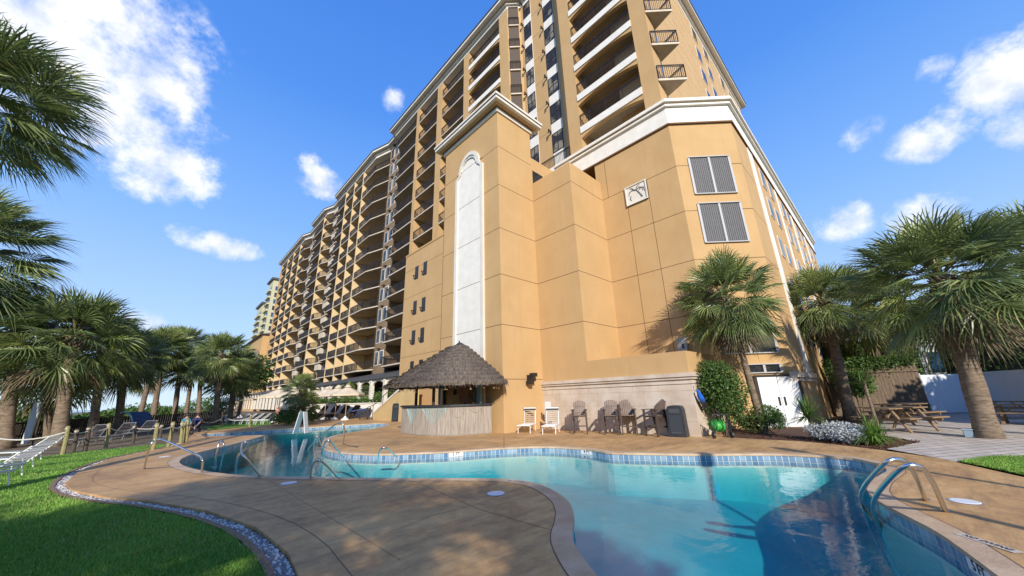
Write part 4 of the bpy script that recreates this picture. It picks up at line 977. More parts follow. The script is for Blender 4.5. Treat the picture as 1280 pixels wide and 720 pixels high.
# hedges and background planting on the right
def hedge(label, pts, h, w, n, seed, mats=None, z0=0, cat='hedge', bright=.2, sz=.16):
    rnd = random.Random(seed); t = thing('hedge', label, cat, (*pts[0], 0)); mb = MB(); L = [0]
    segs = [(Vector(p), Vector(q)) for p, q in zip(pts[:-1], pts[1:])]; tot = sum((q-p).length for p, q in segs)
    for i in range(n):
        u = rnd.random()*tot
        for p, q in segs:
            l = (q-p).length
            if u <= l: break
            u -= l
        c = p.lerp(q, min(1, u/l)); s = (q-p).normalized(); s = Vector((s.y, -s.x)); hh = h*(1+.10*sin(u*1.7+seed)+.06*sin(u*4.1))
        v = rnd.random()
        if rnd.random() < .35: off_, z = rnd.uniform(-.5, .5)*w, hh*rnd.uniform(.93, 1.03)
        else: off_, z = (.5 if rnd.random() < .5 else -.5)*w*rnd.uniform(.75, 1.1), z0+(hh-z0)*rnd.random()
        leaf_quad(mb, Vector((c.x+s.x*off_, c.y+s.y*off_, z)), sz*rnd.uniform(.7, 1.4), rnd, 1 if rnd.random() < bright else 0)
    mb.build('foliage', mats or GRN, t)
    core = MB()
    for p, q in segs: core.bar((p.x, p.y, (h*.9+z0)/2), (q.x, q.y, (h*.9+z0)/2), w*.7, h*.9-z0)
    core.build('shade_core', mat('hedge_shade', (0.018, 0.022, 0.012), .95), t)  # solid near-black box; shade between the leaves put into its colour
    return t
FP = gz(1105, 512); FQ = gz(1182, 516.5)
FW = [(27.5, 3.0), (26.2, -.2), (24.8, -2.6)]
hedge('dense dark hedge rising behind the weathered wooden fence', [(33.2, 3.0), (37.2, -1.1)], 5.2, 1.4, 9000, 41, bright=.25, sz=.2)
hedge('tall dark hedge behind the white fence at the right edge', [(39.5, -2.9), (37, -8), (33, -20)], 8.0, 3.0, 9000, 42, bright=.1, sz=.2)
for i, (bp_, w, h, lb) in enumerate(((( 62, 541), 6.5, 1.25, 'bright green dune shrub in front of the sea, between the two bulky palms'), ((22, 545), 4, 2.2, 'dark dune shrub behind the pale leaning board'), ((165, 528), 6, 2.2, 'green dune shrub behind the blue beach canopy'), ((205, 524), 6, 1.9, 'dune shrub behind the hard-leaning palm'), ((262, 522), 7, 3.2, 'dune shrub at the far end of the ocean-side row'), ((118, 533), 5, 1.5, 'dune shrub right of the strip of sea'))):
    shrub_thing('shrub', lb, 'shrub', bp_, w, h, 2600, .28, seed=60+i, bright=.5, stems=False, lumps=16)
tr = thing('broadleaf_tree', 'dark dense tree in front of the far orange wing', 'tree', (gz(298, 521).x, gz(298, 521).y, 0)); b = gz(298, 521); c = at_depth(302, 470, b)
shrub((c.x, c.y, c.z), (4.2, 4.2, 3.4), 6000, .45, None, 71, lumps=18, bright=.06).build('crown', GRN, tr)
mb = MB(); mb.tube([b, Vector((b.x, b.y, c.z))], [.3, .18], 8); mb.build('trunk', BARK, tr)
# planting by the umbrellas
shrub_thing('shrub', 'rounded clipped green bush beside the white folding board', 'shrub', (352, 532), 2.1, 1.25, 3000, .13, seed=80, bright=.55, stems=False)
shrub_thing('shrub', 'smaller bush on the other side of the white folding board', 'shrub', (385, 530), 1.3, 1.2, 1500, .13, seed=81, bright=.4, stems=False)
b = gz(371, 531); palm(b, b+Vector((0,0,2.9)), ('far', 3), 'bushy fan palm standing over the white folding board', 'small palms by the umbrellas', scale=.75, r0=.10, r1=.08, boots=.5)
b2 = b+Vector((.5, .6, 0)); palm(b2, b2+Vector((0,0,1.7)), ('far', 1), 'low fan palm at the foot of the bushy fan palm by the white folding board', 'small palms by the umbrellas', scale=.7, r0=.1, r1=.08, boots=.5)
# ------------------------------------------------------------------ objects round the pool
STEEL = mat('stainless_steel', (0.66, 0.64, 0.60), .27, metal=1.0)
WOODG = mat('weathered_boards', (0.42, 0.37, 0.31), .9, (0.24, 0.20, 0.16), 3, .4, 20, stretch=(9, 9, .5))
THATCH = mat('palm_thatch', (0.22, 0.178, 0.14), .95, (0.07, 0.052, 0.042), 5, 1.0, 18, stretch=(3, 3, .8))
BLACK = mat('black_plastic', (0.018, 0.02, 0.024), .5, (0.03, 0.032, 0.036), 4)
WHITEP = mat('white_plastic', (0.76, 0.76, 0.74), .45)
BROWNP = mat('grey_brown_slats', (0.21, 0.148, 0.108), .6, (0.16, 0.11, 0.08), 3)
BROWND = mat('dark_brown_frame', (0.06, 0.040, 0.030), .6)
DARKW = mat('dark_wood', (0.06, 0.042, 0.03), .8, (0.03, 0.022, 0.016), 5)
NET = mat('aqua_net', (0.36, 0.55, 0.55), .9)
ROPE = mat('rope', (0.42, 0.36, 0.26), .9)
def text_mesh(txt, size, m, name='lettering', extrude=.002):
    cu = bpy.data.curves.new('txt', 'FONT'); cu.body = txt; cu.size = size; cu.extrude = extrude; cu.align_x = 'CENTER'; cu.align_y = 'CENTER'; cu.offset = size*.018
    to = bpy.data.objects.new('txt', cu); COL.objects.link(to); dg = bpy.context.evaluated_depsgraph_get()
    me = bpy.data.meshes.new_from_object(to.evaluated_get(dg)); bpy.data.objects.remove(to); me.name = name; me.materials.clear(); me.materials.append(m)
    o = bpy.data.objects.new(name, me); COL.objects.link(o); return o
# ---- tiki bar
TK = thing('tiki_bar', 'round-fronted tiki bar with bamboo board skirt and shaggy thatched roof', 'bar', (10.9, 16.4, 0))
cf = smooth_open([(9.7, 19.0), (9.62, 18.2), (9.68, 16.7), (10.2, 15.35), (11.3, 14.72), (12.25, 14.5)], 2)
ci = openoff(cf, -.5)
def band(mb, a, b, z0, z1, mi=0):
    k = len(a); mb.add([(*p, z0) for p in a]+[(*p, z1) for p in a]+[(*p, z1) for p in b]+[(*p, z0) for p in b],
        [(i, i+1, k+i+1, k+i) for i in range(k-1)]+[(k+i, k+i+1, 2*k+i+1, 2*k+i) for i in range(k-1)]+[(2*k+i, 2*k+i+1, 3*k+i+1, 3*k+i) for i in range(k-1)]+[(0, k, 2*k, 3*k), (k-1, 4*k-1, 3*k-1, 2*k-1)], mi)
mb = MB(); band(mb, cf, openoff(cf, -.12), 0, 1.33); 
acc_ = 0; prev = Vector(cf[0]); rnd = random.Random(5)
for p, q in zip(cf[:-1], cf[1:]):
    p, q = Vector(p), Vector(q); n_ = max(1, int((q-p).length/.075)); d = (q-p).normalized(); nn_ = Vector((d.y, -d.x))
    for i in range(n_):
        r = p.lerp(q, (i+.5)/n_)+nn_*.012; h = 1.33-rnd.random()*.02; mb.bar((r.x, r.y, .02+rnd.random()*.03), (r.x, r.y, h), (q-p).length/n_*.93, .03+rnd.random()*.02, 0, up=(nn_.x, nn_.y, 0))
mb.build('counter_skirt', WOODG, TK)
mb = MB(); band(mb, openoff(cf, .12), ci, 1.335, 1.43); mb.build('counter_top', BLACK, TK)
POSTS = [(9.95, 18.0), (10.1, 16.5), (11.6, 15.1), (12.1, 18.6), (12.15, 16.6)]
for x, y in POSTS:
    mb = MB(); mb.tube([(x, y, 0), (x, y, 2.75)], .08, 10); mb.build('post', DARKW, TK)
mb = MB(); mb.box(12.18, 12.3, 15.2, 18.9, 0, 2.6); mb.build('shaded_wall_panel', mat('shaded_wall_amber', (0.42, 0.24, 0.07), .8, (0.34, 0.18, 0.05), 2), TK)  # added panel; the tower wall's amber shade put into its colour
for y in (16.9, 17.6):
    mb = MB(); mb.tube([(12.16, y+.14*cos(t), 2.05+.14*sin(t)) for t in [2*pi*i/8 for i in range(8)]]+[(12.16, y+.14, 2.05)], .03, 5)
    for i in range(4): mb.bar((12.16, y-.14*cos(pi*i/4), 2.05-.14*sin(pi*i/4)), (12.16, y+.14*cos(pi*i/4), 2.05+.14*sin(pi*i/4)), .03)
    mb.build('ship_wheel', DARKW, TK)
mb = MB(); mb.box(11.55, 11.6, 15.55, 16.3, 1.5, 2.5); mb.build('menu_board', mat('rust_board', (0.30, 0.11, 0.04), .8, (0.2, 0.07, 0.03), 6), TK)
mb = MB(); mb.box(11.86, 11.9, 14.85, 15.2, 1.45, 2.5); mb.build('menu_board', mat('aqua_board', (0.22, 0.40, 0.37), .6), TK)
mb = MB(); mb.box(11.0, 11.05, 17.35, 17.5, 1.43, 2.45); mb.build('menu_board', mat('blue_board', (0.12, 0.30, 0.45), .6), TK)
# thatched roof: rings of shaggy courses shrinking to the apex
eavep = smooth2([(8.55, 19.5), (8.75, 16.6), (9.5, 14.4), (11.2, 13.3), (12.35, 13.15), (12.52, 15.6), (12.5, 19.3), (10.5, 20.0)], 3)
apex = Vector((11.3, 15.95)); ne = len(eavep)
def lay(t, z_, grow=0.0): return [(*(Vector(p).lerp(apex, t)+(Vector(p)-apex).normalized()*grow), z_) for p in eavep]
mb = MB(); rnd = random.Random(9); NC = 11
for c in range(NC):
    t0, t1 = c/NC*.93, (c+1.25)/NC*.93
    z0, z1 = 2.42+2.05*(c/NC)**.93, 2.42+2.05*((c+1.25)/NC)**.93
    a, m_, b_ = lay(t0, z0-.10, .13), lay(t0, z0+.07, .19), lay(min(t1, .97), z1+.02)
    a = [(x+rnd.gauss(0, .02), y+rnd.gauss(0, .02), z+rnd.gauss(0, .03)) for x, y, z in a]
    o_ = len(mb.v); mb.add(a+m_+b_, [(i, (i+1) % ne, ne+(i+1) % ne, ne+i) for i in range(ne)]+[(ne+i, ne+(i+1) % ne, 2*ne+(i+1) % ne, 2*ne+i) for i in range(ne)])
    per = 620 if c < 2 else 380
    for i in range(int(per*(1-t0)+60)):       # straw fringe over the edge of the course
        k = rnd.random()*ne; i0 = int(k) % ne; f = k-int(k); p = Vector(m_[i0]).lerp(Vector(m_[(i0+1) % ne]), f); q = Vector(b_[i0]).lerp(Vector(b_[(i0+1) % ne]), f)
        d = (p-q).normalized(); s = d.cross(Vector((0,0,1))).normalized(); st_ = p-d*rnd.uniform(.05, .3)+Vector((0,0,.02)); en = p+d*rnd.uniform(.0, .09)+Vector((0,0,-rnd.uniform(.05, .20)*(1.7 if c == 0 else 1))); w = rnd.uniform(.008, .02)
        mb.add([st_-s*w, st_+s*w, p+s*w+Vector((0,0,.015)), p-s*w+Vector((0,0,.015)), en], [(0,1,2,3), (3,2,4)])
und = lay(0, 2.40); mb.add(und+[(apex.x, apex.y, 3.9)], [(i, ne, (i+1) % ne) for i in range(ne)])
mb.build('thatch_roof', THATCH, TK)
mb = MB(); mb.add([(apex.x+.48*cos(2*pi*i/8), apex.y+.48*sin(2*pi*i/8), 4.36) for i in range(8)]+[(apex.x+.1*cos(2*pi*i/8), apex.y+.1*sin(2*pi*i/8), 4.62) for i in range(8)], [(i, (i+1) % 8, 8+(i+1) % 8, 8+i) for i in range(8)]+[tuple(range(8, 16))])
mb.bar((apex.x-.04, apex.y, 4.6), (apex.x-.04, apex.y, 4.72), .05); mb.build('roof_cap', BLACK, TK)
BAM = mat('bleached_bamboo', (0.45, 0.36, 0.20), .7, (0.20, 0.14, 0.08), 8)
rnd = random.Random(12)
mb = MB()
for i in range(34):
    k = rnd.random()*ne; i0 = int(k) % ne; p = Vector(und[i0])*.94+Vector((apex.x, apex.y, 2.4))*.06; l = rnd.uniform(.08, .3)
    pebble(mb, (p.x, p.y, 2.36-l), rnd.uniform(.04, .1), 0); mb.bar((p.x, p.y, 2.42), (p.x, p.y, 2.36-l), .012)
mb.build('hanging_shells', BAM, TK)
# nets and rope swagged on the skirt
def on_front(t, z, out=.05):
    tot = len(cf)-1; k = min(tot-1e-3, max(0, t*tot)); i = int(k); p, q = Vector(cf[i]), Vector(cf[i+1]); r = p.lerp(q, k-i); d = (q-p).normalized(); r = r+Vector((d.y, -d.x))*out; return Vector((r.x, r.y, z))
for t0, t1 in ((.22, .36), (.40, .58)):
    mb = MB()
    for j in range(7):
        f = j/6; mb.tube([on_front(t0+(t1-t0)*u/8, 1.27-.75*f*(1-abs(2*u/8-1)**1.2)-.02*f) for u in range(9)], .006, 4)
    for u in range(9):
        v = u/8; mb.tube([on_front(t0+(t1-t0)*(v+(.5-v)*.5*f/4), 1.27-.75*(f/4)*(1-abs(2*v-1)**1.2)) for f in range(5)], .006, 4)
    mb.build('fishing_net', NET, TK)
for t0, t1, dz in ((.62, .70, .42), (.73, .83, .2)):
    mb = MB(); mb.tube([on_front(t0+(t1-t0)*u/10, 1.25-dz*sin(pi*u/10), .06) for u in range(11)], .018, 6); mb.build('rope_swag', ROPE, TK)
# ---- rails
def rail(mb, pts, r=.024):
    P_ = [gz(*p) for p in pts]
    # rounded path
    for _ in range(2):
        o = [P_[0]]
        for p, q in zip(P_[:-1], P_[1:]): o += [p*.78+q*.22, p*.22+q*.78]
        P_ = o+[P_[-1]]
    mb.tube(P_, r, 8)
def pool_rail(name, label, paths, flange=True, group=None, r=.024, cat='handrail'):
    b = gz(*paths[0][0][:2]); t = thing(name, label, cat, b, 0, group)
    for pth in paths:
        mb = MB(); rail(mb, pth, r); o = mb.build('rail', STEEL, t, smooth=True)
        if flange:
            g_ = gz(*pth[0]); f = MB(); f.lathe([(.055, 0), (.055, .012), (.03, .022)], (g_.x, g_.y, .006), 12); f.build('flange', STEEL, o)
    return t
lad = pool_rail('pool_ladder', 'stainless pool ladder with two arched grab rails at the deep end', [[(1157, 625, 0), (1146, 597, .5), (1135, 578, .74), (1118, 573, .80), (1104, 579, .74), (1076, 612, .20), (1077, 632, -.35), (1092, 652, -.75)],
      [(1182, 639, 0), (1168, 606, .5), (1156, 586, .76), (1138, 580, .82), (1122, 587, .74), (1090, 624, .2), (1094, 650, -.35), (1110, 676, -.75)]], r=.03, cat='ladder')
for z, a, b in ((-.35, (1079, 634), (1095, 652)),):
    mb = MB(); mb.bar(gz(*a, z), gz(*b, z), .09, .03); mb.build('step', STEEL, lad)
pool_rail('pool_handrail', 'long sloping handrail at the left end of the pool steps', [[(180, 586, 0), (187, 557, .78), (194, 549, .92), (203, 549, .92), (240, 566, .55), (250, 570, .48), (254, 577, .40), (252, 590, 0)]])
pool_rail('pool_handrail', 'dark looped handrail rising from the water near the left pool tip', [[(268, 587, -.05), (271, 566, .5), (274, 552, .78), (278, 550, .80), (281, 558, .65), (278, 571, .25), (275, 585, -.3)]])
pool_rail('pool_handrail', 'handrail with a looped top leaning left at the near edge of the steps', [[(325, 595, 0), (310, 576, .55), (301, 565, .72), (303, 552, .9), (309, 553, .88), (309, 560, .7), (298, 568, .55), (295, 580, .2), (294, 593, -.2)]])
pool_rail('pool_handrail', 'front arched grab rail of the pair at the near edge of the pool', [[(388, 597, 0), (389, 584, .4), (394, 576, .62), (401, 575, .66), (411, 584, .40), (423, 598, -.15)]])
pool_rail('pool_handrail', 'taller arched grab rail just behind the front one of the pair', [[(404, 575, -.1), (404, 560, .45), (407, 551, .78), (413, 550, .8), (421, 561, .45), (429, 572, -.1)]])
pool_rail('pool_handrail', 'long handrail running down into the far pool from the deck by the coping curve', [[(429, 555, 0), (431, 540, .68), (430, 531, .98), (425, 528, 1.04), (418, 531, .95), (400, 546, .42), (387, 558, -.05), (383, 566, -.35)]])
pool_rail('pool_handrail', 'small loop rail at the water under the long far handrail', [[(392, 562, -.1), (393, 549, .42), (396, 545, .55), (399, 549, .42), (401, 556, .1)]], flange=False)
pool_rail('pool_handrail', 'small arched grab rail at the far edge near the tiki bar', [[(495, 571, .0), (487, 562, .33), (480, 559, .45), (474, 563, .33), (472, 578, -.15)]])
# skimmer lids, signs and depth tiles
for p_, lb in (((620, 617), 'round white skimmer lid on the near deck'), ((361, 604), 'round white skimmer lid near the left grab rails'), ((1206, 627), 'round white skimmer lid beside the pool ladder'), ((206, 571), 'round pale skimmer lid under the left handrail')):
    b = gz(*p_); t = thing('skimmer_lid', lb, 'lid', b, 0, 'skimmer lids in the deck'); mb = MB(); mb.lathe([(.0, .012), (.155, .012), (.165, .006)], (b.x, b.y, 0), 24); mb.build('lid', WHITEP, t)
    mb = MB(); mb.lathe([(.166, .004), (.19, .004)], (b.x, b.y, 0), 24); mb.build('rim', mat('grey_rim', (0.3, 0.29, 0.27), .7), t)
def depth_tile(label, px_, txt):
    # find nearest pool edge segment to the ground point and stand a tile on its wall
    g_ = Vector(gz(*px_)[:2]); best = min(range(len(POOL)), key=lambda i: (Vector(POOL[i])-g_).length)
    p, q = Vector(POOL[best-1]), Vector(POOL[(best+1) % len(POOL)]); d = (q-p).normalized(); nin = Vector((-d.y, d.x))   # POOL is counter-clockwise: left is inside
    c = Vector(POOL[best])+nin*.012; t = thing('depth_marker', label, 'depth marker', (c.x, c.y, -.03))
    rz = atan2(d.y, d.x); x_ = Vector((-d.x, -d.y)); 
    mb = MB(); mb.bar((c.x-d.x*.24, c.y-d.y*.24, -.108), (c.x+d.x*.24, c.y+d.y*.24, -.108), .02, .115); mb.build('tile', WHITEP, t)
    o = text_mesh(txt, .14, BLACK); o.parent = t
    o.matrix_local = Matrix.Translation((nin.x*.012, nin.y*.012, -.066)) @ Matrix(((x_.x, 0, nin.x), (x_.y, 0, nin.y), (0, 1, 0))).to_4x4()
depth_tile('white depth tile reading 3 FT below the tiki bar', (563, 564), '3 FT'); depth_tile('white depth tile reading 4 FT below the bar chairs', (731, 560.5), '4 FT'); depth_tile('white depth tile reading 5 FT at the near right pool edge', (1222, 699), '5 FT')
def deck_sign(label, px_, d, txt, s):
    b = gz(*px_, .008); t = thing('deck_marker', label, 'deck marker', b); d = Vector(d).normalized(); up_ = Vector((-d.y, d.x))
    w = s*len(txt)*.36; mb = MB(); u = Vector((d.x, d.y, 0)); v = Vector((up_.x, up_.y, 0)); mb.add([b-u*w-v*s*.7, b+u*w-v*s*.7, b+u*w+v*s*.7, b-u*w+v*s*.7], [(0,1,2,3)]); mb.build('tile', COPT, t)
    o = text_mesh(txt, s, BLACK, extrude=.0005); o.parent = t; o.matrix_local = Matrix.Translation((0,0,.003)) @ Matrix(((d.x, up_.x, 0), (d.y, up_.y, 0), (0, 0, 1))).to_4x4()
COPT = mat('pale_marker_tile', (0.58, 0.50, 0.40), .6)
dd_ = gz(1262, 687)-gz(1202, 668); deck_sign('no diving marker set in the coping by the pool ladder', (1234, 678), (dd_.x, dd_.y), 'NO DIVING', .085)
dd_ = gz(660, 603)-gz(626, 600); deck_sign('no diving marker on the near coping', (645, 601.5), (dd_.x, dd_.y), 'NO DIVING', .075)

# ---- bar-height slatted chairs
def bar_chair():
    t = thing('bar_chair', 'x', 'chair')
    mb = MB(); 
    for i in range(5): mb.box(-.26, .26, -.24+i*.1, -.155+i*.1, .74, .765)
    mb.build('seat', BROWNP, t)
    mb = MB(); W = .5; n = 7
    for i in range(n):
        u = (i-(n-1)/2)/((n-1)/2); x = u*.225; h = .60+.10*sqrt(max(0, 1-u*u*.92)); p = Vector((x, .24+.02*u*u, .68)); q = Vector((x*1.08, .24+.24*(h/.68)+.0, .68+h)); mb.bar(p, q, .066, .02, 0, up=(0, 1, .3))
    for z, y in ((.86, .33), (1.12, .43)): mb.bar((-.24, y, z), (.24, y, z), .03, .06, 0)
    mb.build('backrest', BROWNP, t)
    for x in (-.29, .29):
        mb = MB(); mb.bar((x, -.27, 0), (x, -.25, .98), .05, .09, up=(0,1,0)); mb.build('leg', BROWND, t)
        mb = MB(); mb.bar((x, .42, 0), (x, .22, .98), .05, .09, up=(0,1,0)); mb.build('leg', BROWND, t)
        mb = MB(); mb.box(x-.07, x+.07, -.32, .36, .98, 1.005); mb.build('armrest', BROWND, t)
        mb = MB(); mb.bar((x, -.26, .34), (x, .36, .34), .03, .07, 0); mb.build('stretcher', BROWND, t); mb = MB(); mb.bar((x, -.26, .72), (x, .3, .72), .03, .07); mb.build('side_rail', BROWND, t)
    mb = MB(); mb.bar((-.29, -.27, .33), (.29, -.27, .33), .09, .04); mb.build('footrest', BROWND, t)
    return t
bc = bar_chair(); GC = 'bar-height chairs in front of the stone wall'
# facing direction: chair's front is local -y
def face(v): return atan2(v[0], -v[1])
for i, (p_, vx, lb) in enumerate(((((722, 542.5)), (-.85, -.55), 'leftmost bar-height slatted chair, a gap from the others'), ((762, 543.5), (-.9, -.45), 'second bar-height slatted chair, left of the close pair'), ((784, 543.5), (-.85, -.5), 'third bar-height slatted chair with the palest seat, right of the close pair'), ((818, 545.5), (-.95, .25), 'rightmost bar-height slatted chair turned sideways beside the black bin'))):
    g_ = gz(*p_); place(bc, (g_.x+.25, g_.y, 0), face(vx), lb, GC, first=(i == 0), scale=1.04)
# ---- trash bins
def bin_thing(label, base, rz, h=1.12, w=.62):
    t = thing('trash_bin', label, 'trash bin', base, rz); mb = MB()
    pr = [(-.5, 0), (-.46, .86), (-.38, .97), (-.2, 1.0), (.2, 1.0), (.38, .97), (.46, .86), (.5, 0)]
    d = w*.46
    f = [(x*w, -d, z*h) for x, z in pr]+[(x*w, d, z*h) for x, z in pr]; n_ = len(pr)
    mb.add(f, [tuple(range(n_-1, -1, -1)), tuple(range(n_, 2*n_))]+[(i, (i+1) % n_, n_+(i+1) % n_, n_+i) for i in range(n_)]); mb.build('body', BLACK, t, local=True)
    mb = MB(); mb.box(-.36*w, .36*w, -d-.02, -d+.01, .1*h, .70*h); mb.build('front_panel', mat('bin_panel', (0.035, 0.042, 0.05), .4), t, local=True)
    mb = MB(); mb.box(-.30*w, .30*w, -d-.012, -d+.05, .76*h, .90*h); mb.build('flap', mat('bin_flap', (0.06, 0.065, 0.07), .35), t, local=True)
    mb = MB()
    for i in range(6): mb.box(-.3*w+i*.1*w, -.26*w+i*.1*w, -d-.03, -d, .11*h, .16*h)
    mb.build('vent', mat('bin_vent', (0.09, 0.095, 0.1), .4), t, local=True)
    return t
g_ = gz(848, 546); bin_thing('black trash bin with a rounded top beside the rightmost bar chair', (g_.x+.15, g_.y, 0), face((-1, -.15)), 1.18, .66)
g_ = gz(498, 526.5); bin_thing('black trash bin against the annex wall left of the tiki bar', (g_.x, g_.y, 0), face((-1, -.3)), 1.45, .85)
# ---- white pool loungers by the wall, backs raised
def lounger(label_, frame, fabric, back_el=62, strap=.04, headrest=False):
    t = thing('sun_lounger', label_, 'sun lounger'); L, W, hz = 1.25, .6, .36; e = radians(back_el); bl = .78
    mb = MB()
    for x in (-W/2, W/2): mb.tube([(x, -L, hz), (x, 0, hz)], .02, 6)
    mb.tube([(-W/2, -L, hz), (W/2, -L, hz)], .02, 6); mb.tube([(-W/2, 0, hz), (W/2, 0, hz)], .02, 6); mb.build('frame', frame, t)
    for y in (-L+.2, -.1):
        for x in (-W/2, W/2):
            mb = MB(); mb.tube([(x, y, hz), (x*1.02, y+(.1 if y > -.5 else -.08), 0)], .018, 6); mb.build('leg', frame, t)
    mb = MB(); n_ = 11
    for i in range(n_): y = -L+.06+i*(L-.1)/(n_-1); mb.box(-W/2, W/2, y-strap, y+strap, hz+.012, hz+.022)
    mb.build('seat', fabric, t)
    mb = MB()
    for x in (-W/2, W/2): mb.tube([(x, 0, hz), (x, bl*cos(e), hz+bl*sin(e))], .02, 6)
    mb.tube([(-W/2, bl*cos(e), hz+bl*sin(e)), (W/2, bl*cos(e), hz+bl*sin(e))], .02, 6); bf = mb.build('back_frame', frame, t)
    mb = MB()
    for i in range(8): u = .06+i*.68/7; mb.bar((-W/2, u*cos(e)-.02, hz+u*sin(e)), (W/2, u*cos(e)-.02, hz+u*sin(e)), .094 if headrest else strap*2, .01, 0, up=(0, cos(e), sin(e)))
    mb.build('backrest', fabric, t)
    if headrest:
        mb = MB(); u = .70; mb.bar((-W/2-.02, u*cos(e)-.035, hz+u*sin(e)), (W/2+.02, u*cos(e)-.035, hz+u*sin(e)), .03, .09, 0, up=(0, cos(e), sin(e))); mb.build('headrest_band', BLACK, t)
    return t
FAB = mat('white_sling', (0.74, 0.72, 0.68), .8)
w1 = lounger('x', WHITEP, FAB, 78, headrest=True)
for i, (p_, v, lb) in enumerate((((654, 540), (-1, -.55), 'white lounger with raised back nearest the tower corner'), ((683, 541), (-1, -.6), 'white lounger with raised back nearer the bar chairs'))):
    g_ = gz(*p_); place(w1, (g_.x+.5, g_.y, 0), face(v), lb, 'white loungers by the wall', first=(i == 0), scale=1.0)
t = thing('sheet_stand', 'white notice sheet propped on the lounger nearer the bar chairs', 'notice', (14.3, 11.9, 0)); g_ = gz(683, 541)
t.location = (g_.x+.85, g_.y+.55, 1.06); ORG[t.name] = Vector(t.location); c = Vector(t.location)
mb = MB(); mb.bar(c+Vector((0, -.18, .17)), c+Vector((0, .18, .17)), .02, .36); mb.build('sheet', WHITEP, t)
# twin floodlights on the tower corner
c = wy(660, 474, YT0); t = thing('floodlight', 'dark twin floodlight on the wall beside the tiki bar', 'light', c); mb = MB(); mb.box(c.x-.1, c.x+.1, YT0-.1, YT0-.002, c.z-.22, c.z+.22); mb.build('base', BRONZE, t)
for dz, dx in ((.22, .18), (-.18, -.12), (.0, .05)):
    mb = MB(); mb.box(c.x+dx-.14, c.x+dx+.14, YT0-.42, YT0-.1, c.z+dz-.1, c.z+dz+.1); mb.build('lamp_head', BRONZE, t)
# grey electrical box on the chamfer wall over the terrace
c = wx(853, 431, X3-.15); t = thing('electrical_box', 'small grey electrical box on the orange wall above the terrace ledge', 'box', c); mb = MB(); mb.box(X3-.22, X3-.002, c.y-.24, c.y+.24, c.z-.30, c.z+.36); mb.build('case', mat('grey_enamel', (0.36, 0.36, 0.35), .5), t)
mb = MB(); mb.box(X3-.235, X3-.2, c.y-.1, c.y+.0, c.z-.2, c.z+.05); mb.build('door', BRONZE, t)
# blue pool brush leaning on the wall corner, hose reel
g_ = gz(876, 546); t = thing('pool_brush', 'blue pool brush hanging on the corner of the stone-clad wall', 'brush', (15.66, 5.7, 0)); P_ = lambda x, y: wy(x, y, YB-.3)
mb = MB(); mb.tube([P_(871, 478), P_(874, 492), P_(880, 508)], .025, 6); mb.build('handle', BRONZE, t)
mb = MB(); mb.tube([P_(872, 488), P_(876, 497), P_(879, 502)], [.05, .12, .09], 8); mb.build('head', mat('blue_plastic', (0.02, 0.13, 0.55), .4), t)
mb = MB(); mb.tube([P_(878, 501), P_(882, 508)], [.11, .12], 8); mb.build('bristles', BLACK, t)
g_ = gz(900, 547); t = thing('hose_reel', 'green garden hose wound on a black wheeled reel by the tall shrub', 'hose reel', g_)
u = Vector((.7, -.72, 0)); v = Vector((.72, .7, 0)); HOSE = mat('green_hose', (0.05, 0.38, 0.06), .45, (0.03, 0.28, 0.04), 30)
mb = MB(); pts = []
for i in range(190):
    a = i*.42; r = .17+.05*((i//30) % 4)/3+.012*sin(i*1.3); k = ((i % 60)/60); k = k*2 if k < .5 else 2-k*2; pts.append(g_+u*(-.24+.48*k)+(v*cos(a)+Vector((0,0,1))*sin(a))*r+Vector((0,0,.42)))
mb.tube(pts, .017, 5); mb.tube([g_-u*.22+Vector((0,0,.42)), g_+u*.22+Vector((0,0,.42))], .16, 12); mb.build('hose', HOSE, t, smooth=True)
mb = MB()
for s in (-.3, .3):
    mb.tube([g_+u*s-v*.25+Vector((0,0,.06)), g_+u*s+Vector((0,0,.42)), g_+u*s+v*.3+Vector((0,0,.06))], .018, 6); mb.tube([g_+u*s-v*.25+Vector((0,0,.06)), g_+u*s-v*.42+Vector((0,0,.85))], .016, 6)
mb.tube([g_-u*.3-v*.42+Vector((0,0,.85)), g_+u*.3-v*.42+Vector((0,0,.85))], .018, 6); mb.build('frame', BLACK, t)
for s in (-.33, .33):
    mb = MB(); c = g_+u*s-v*.25+Vector((0,0,.12)); mb.tube([c-u*.03, c+u*.03], .12, 12); mb.build('wheel', BLACK, t)
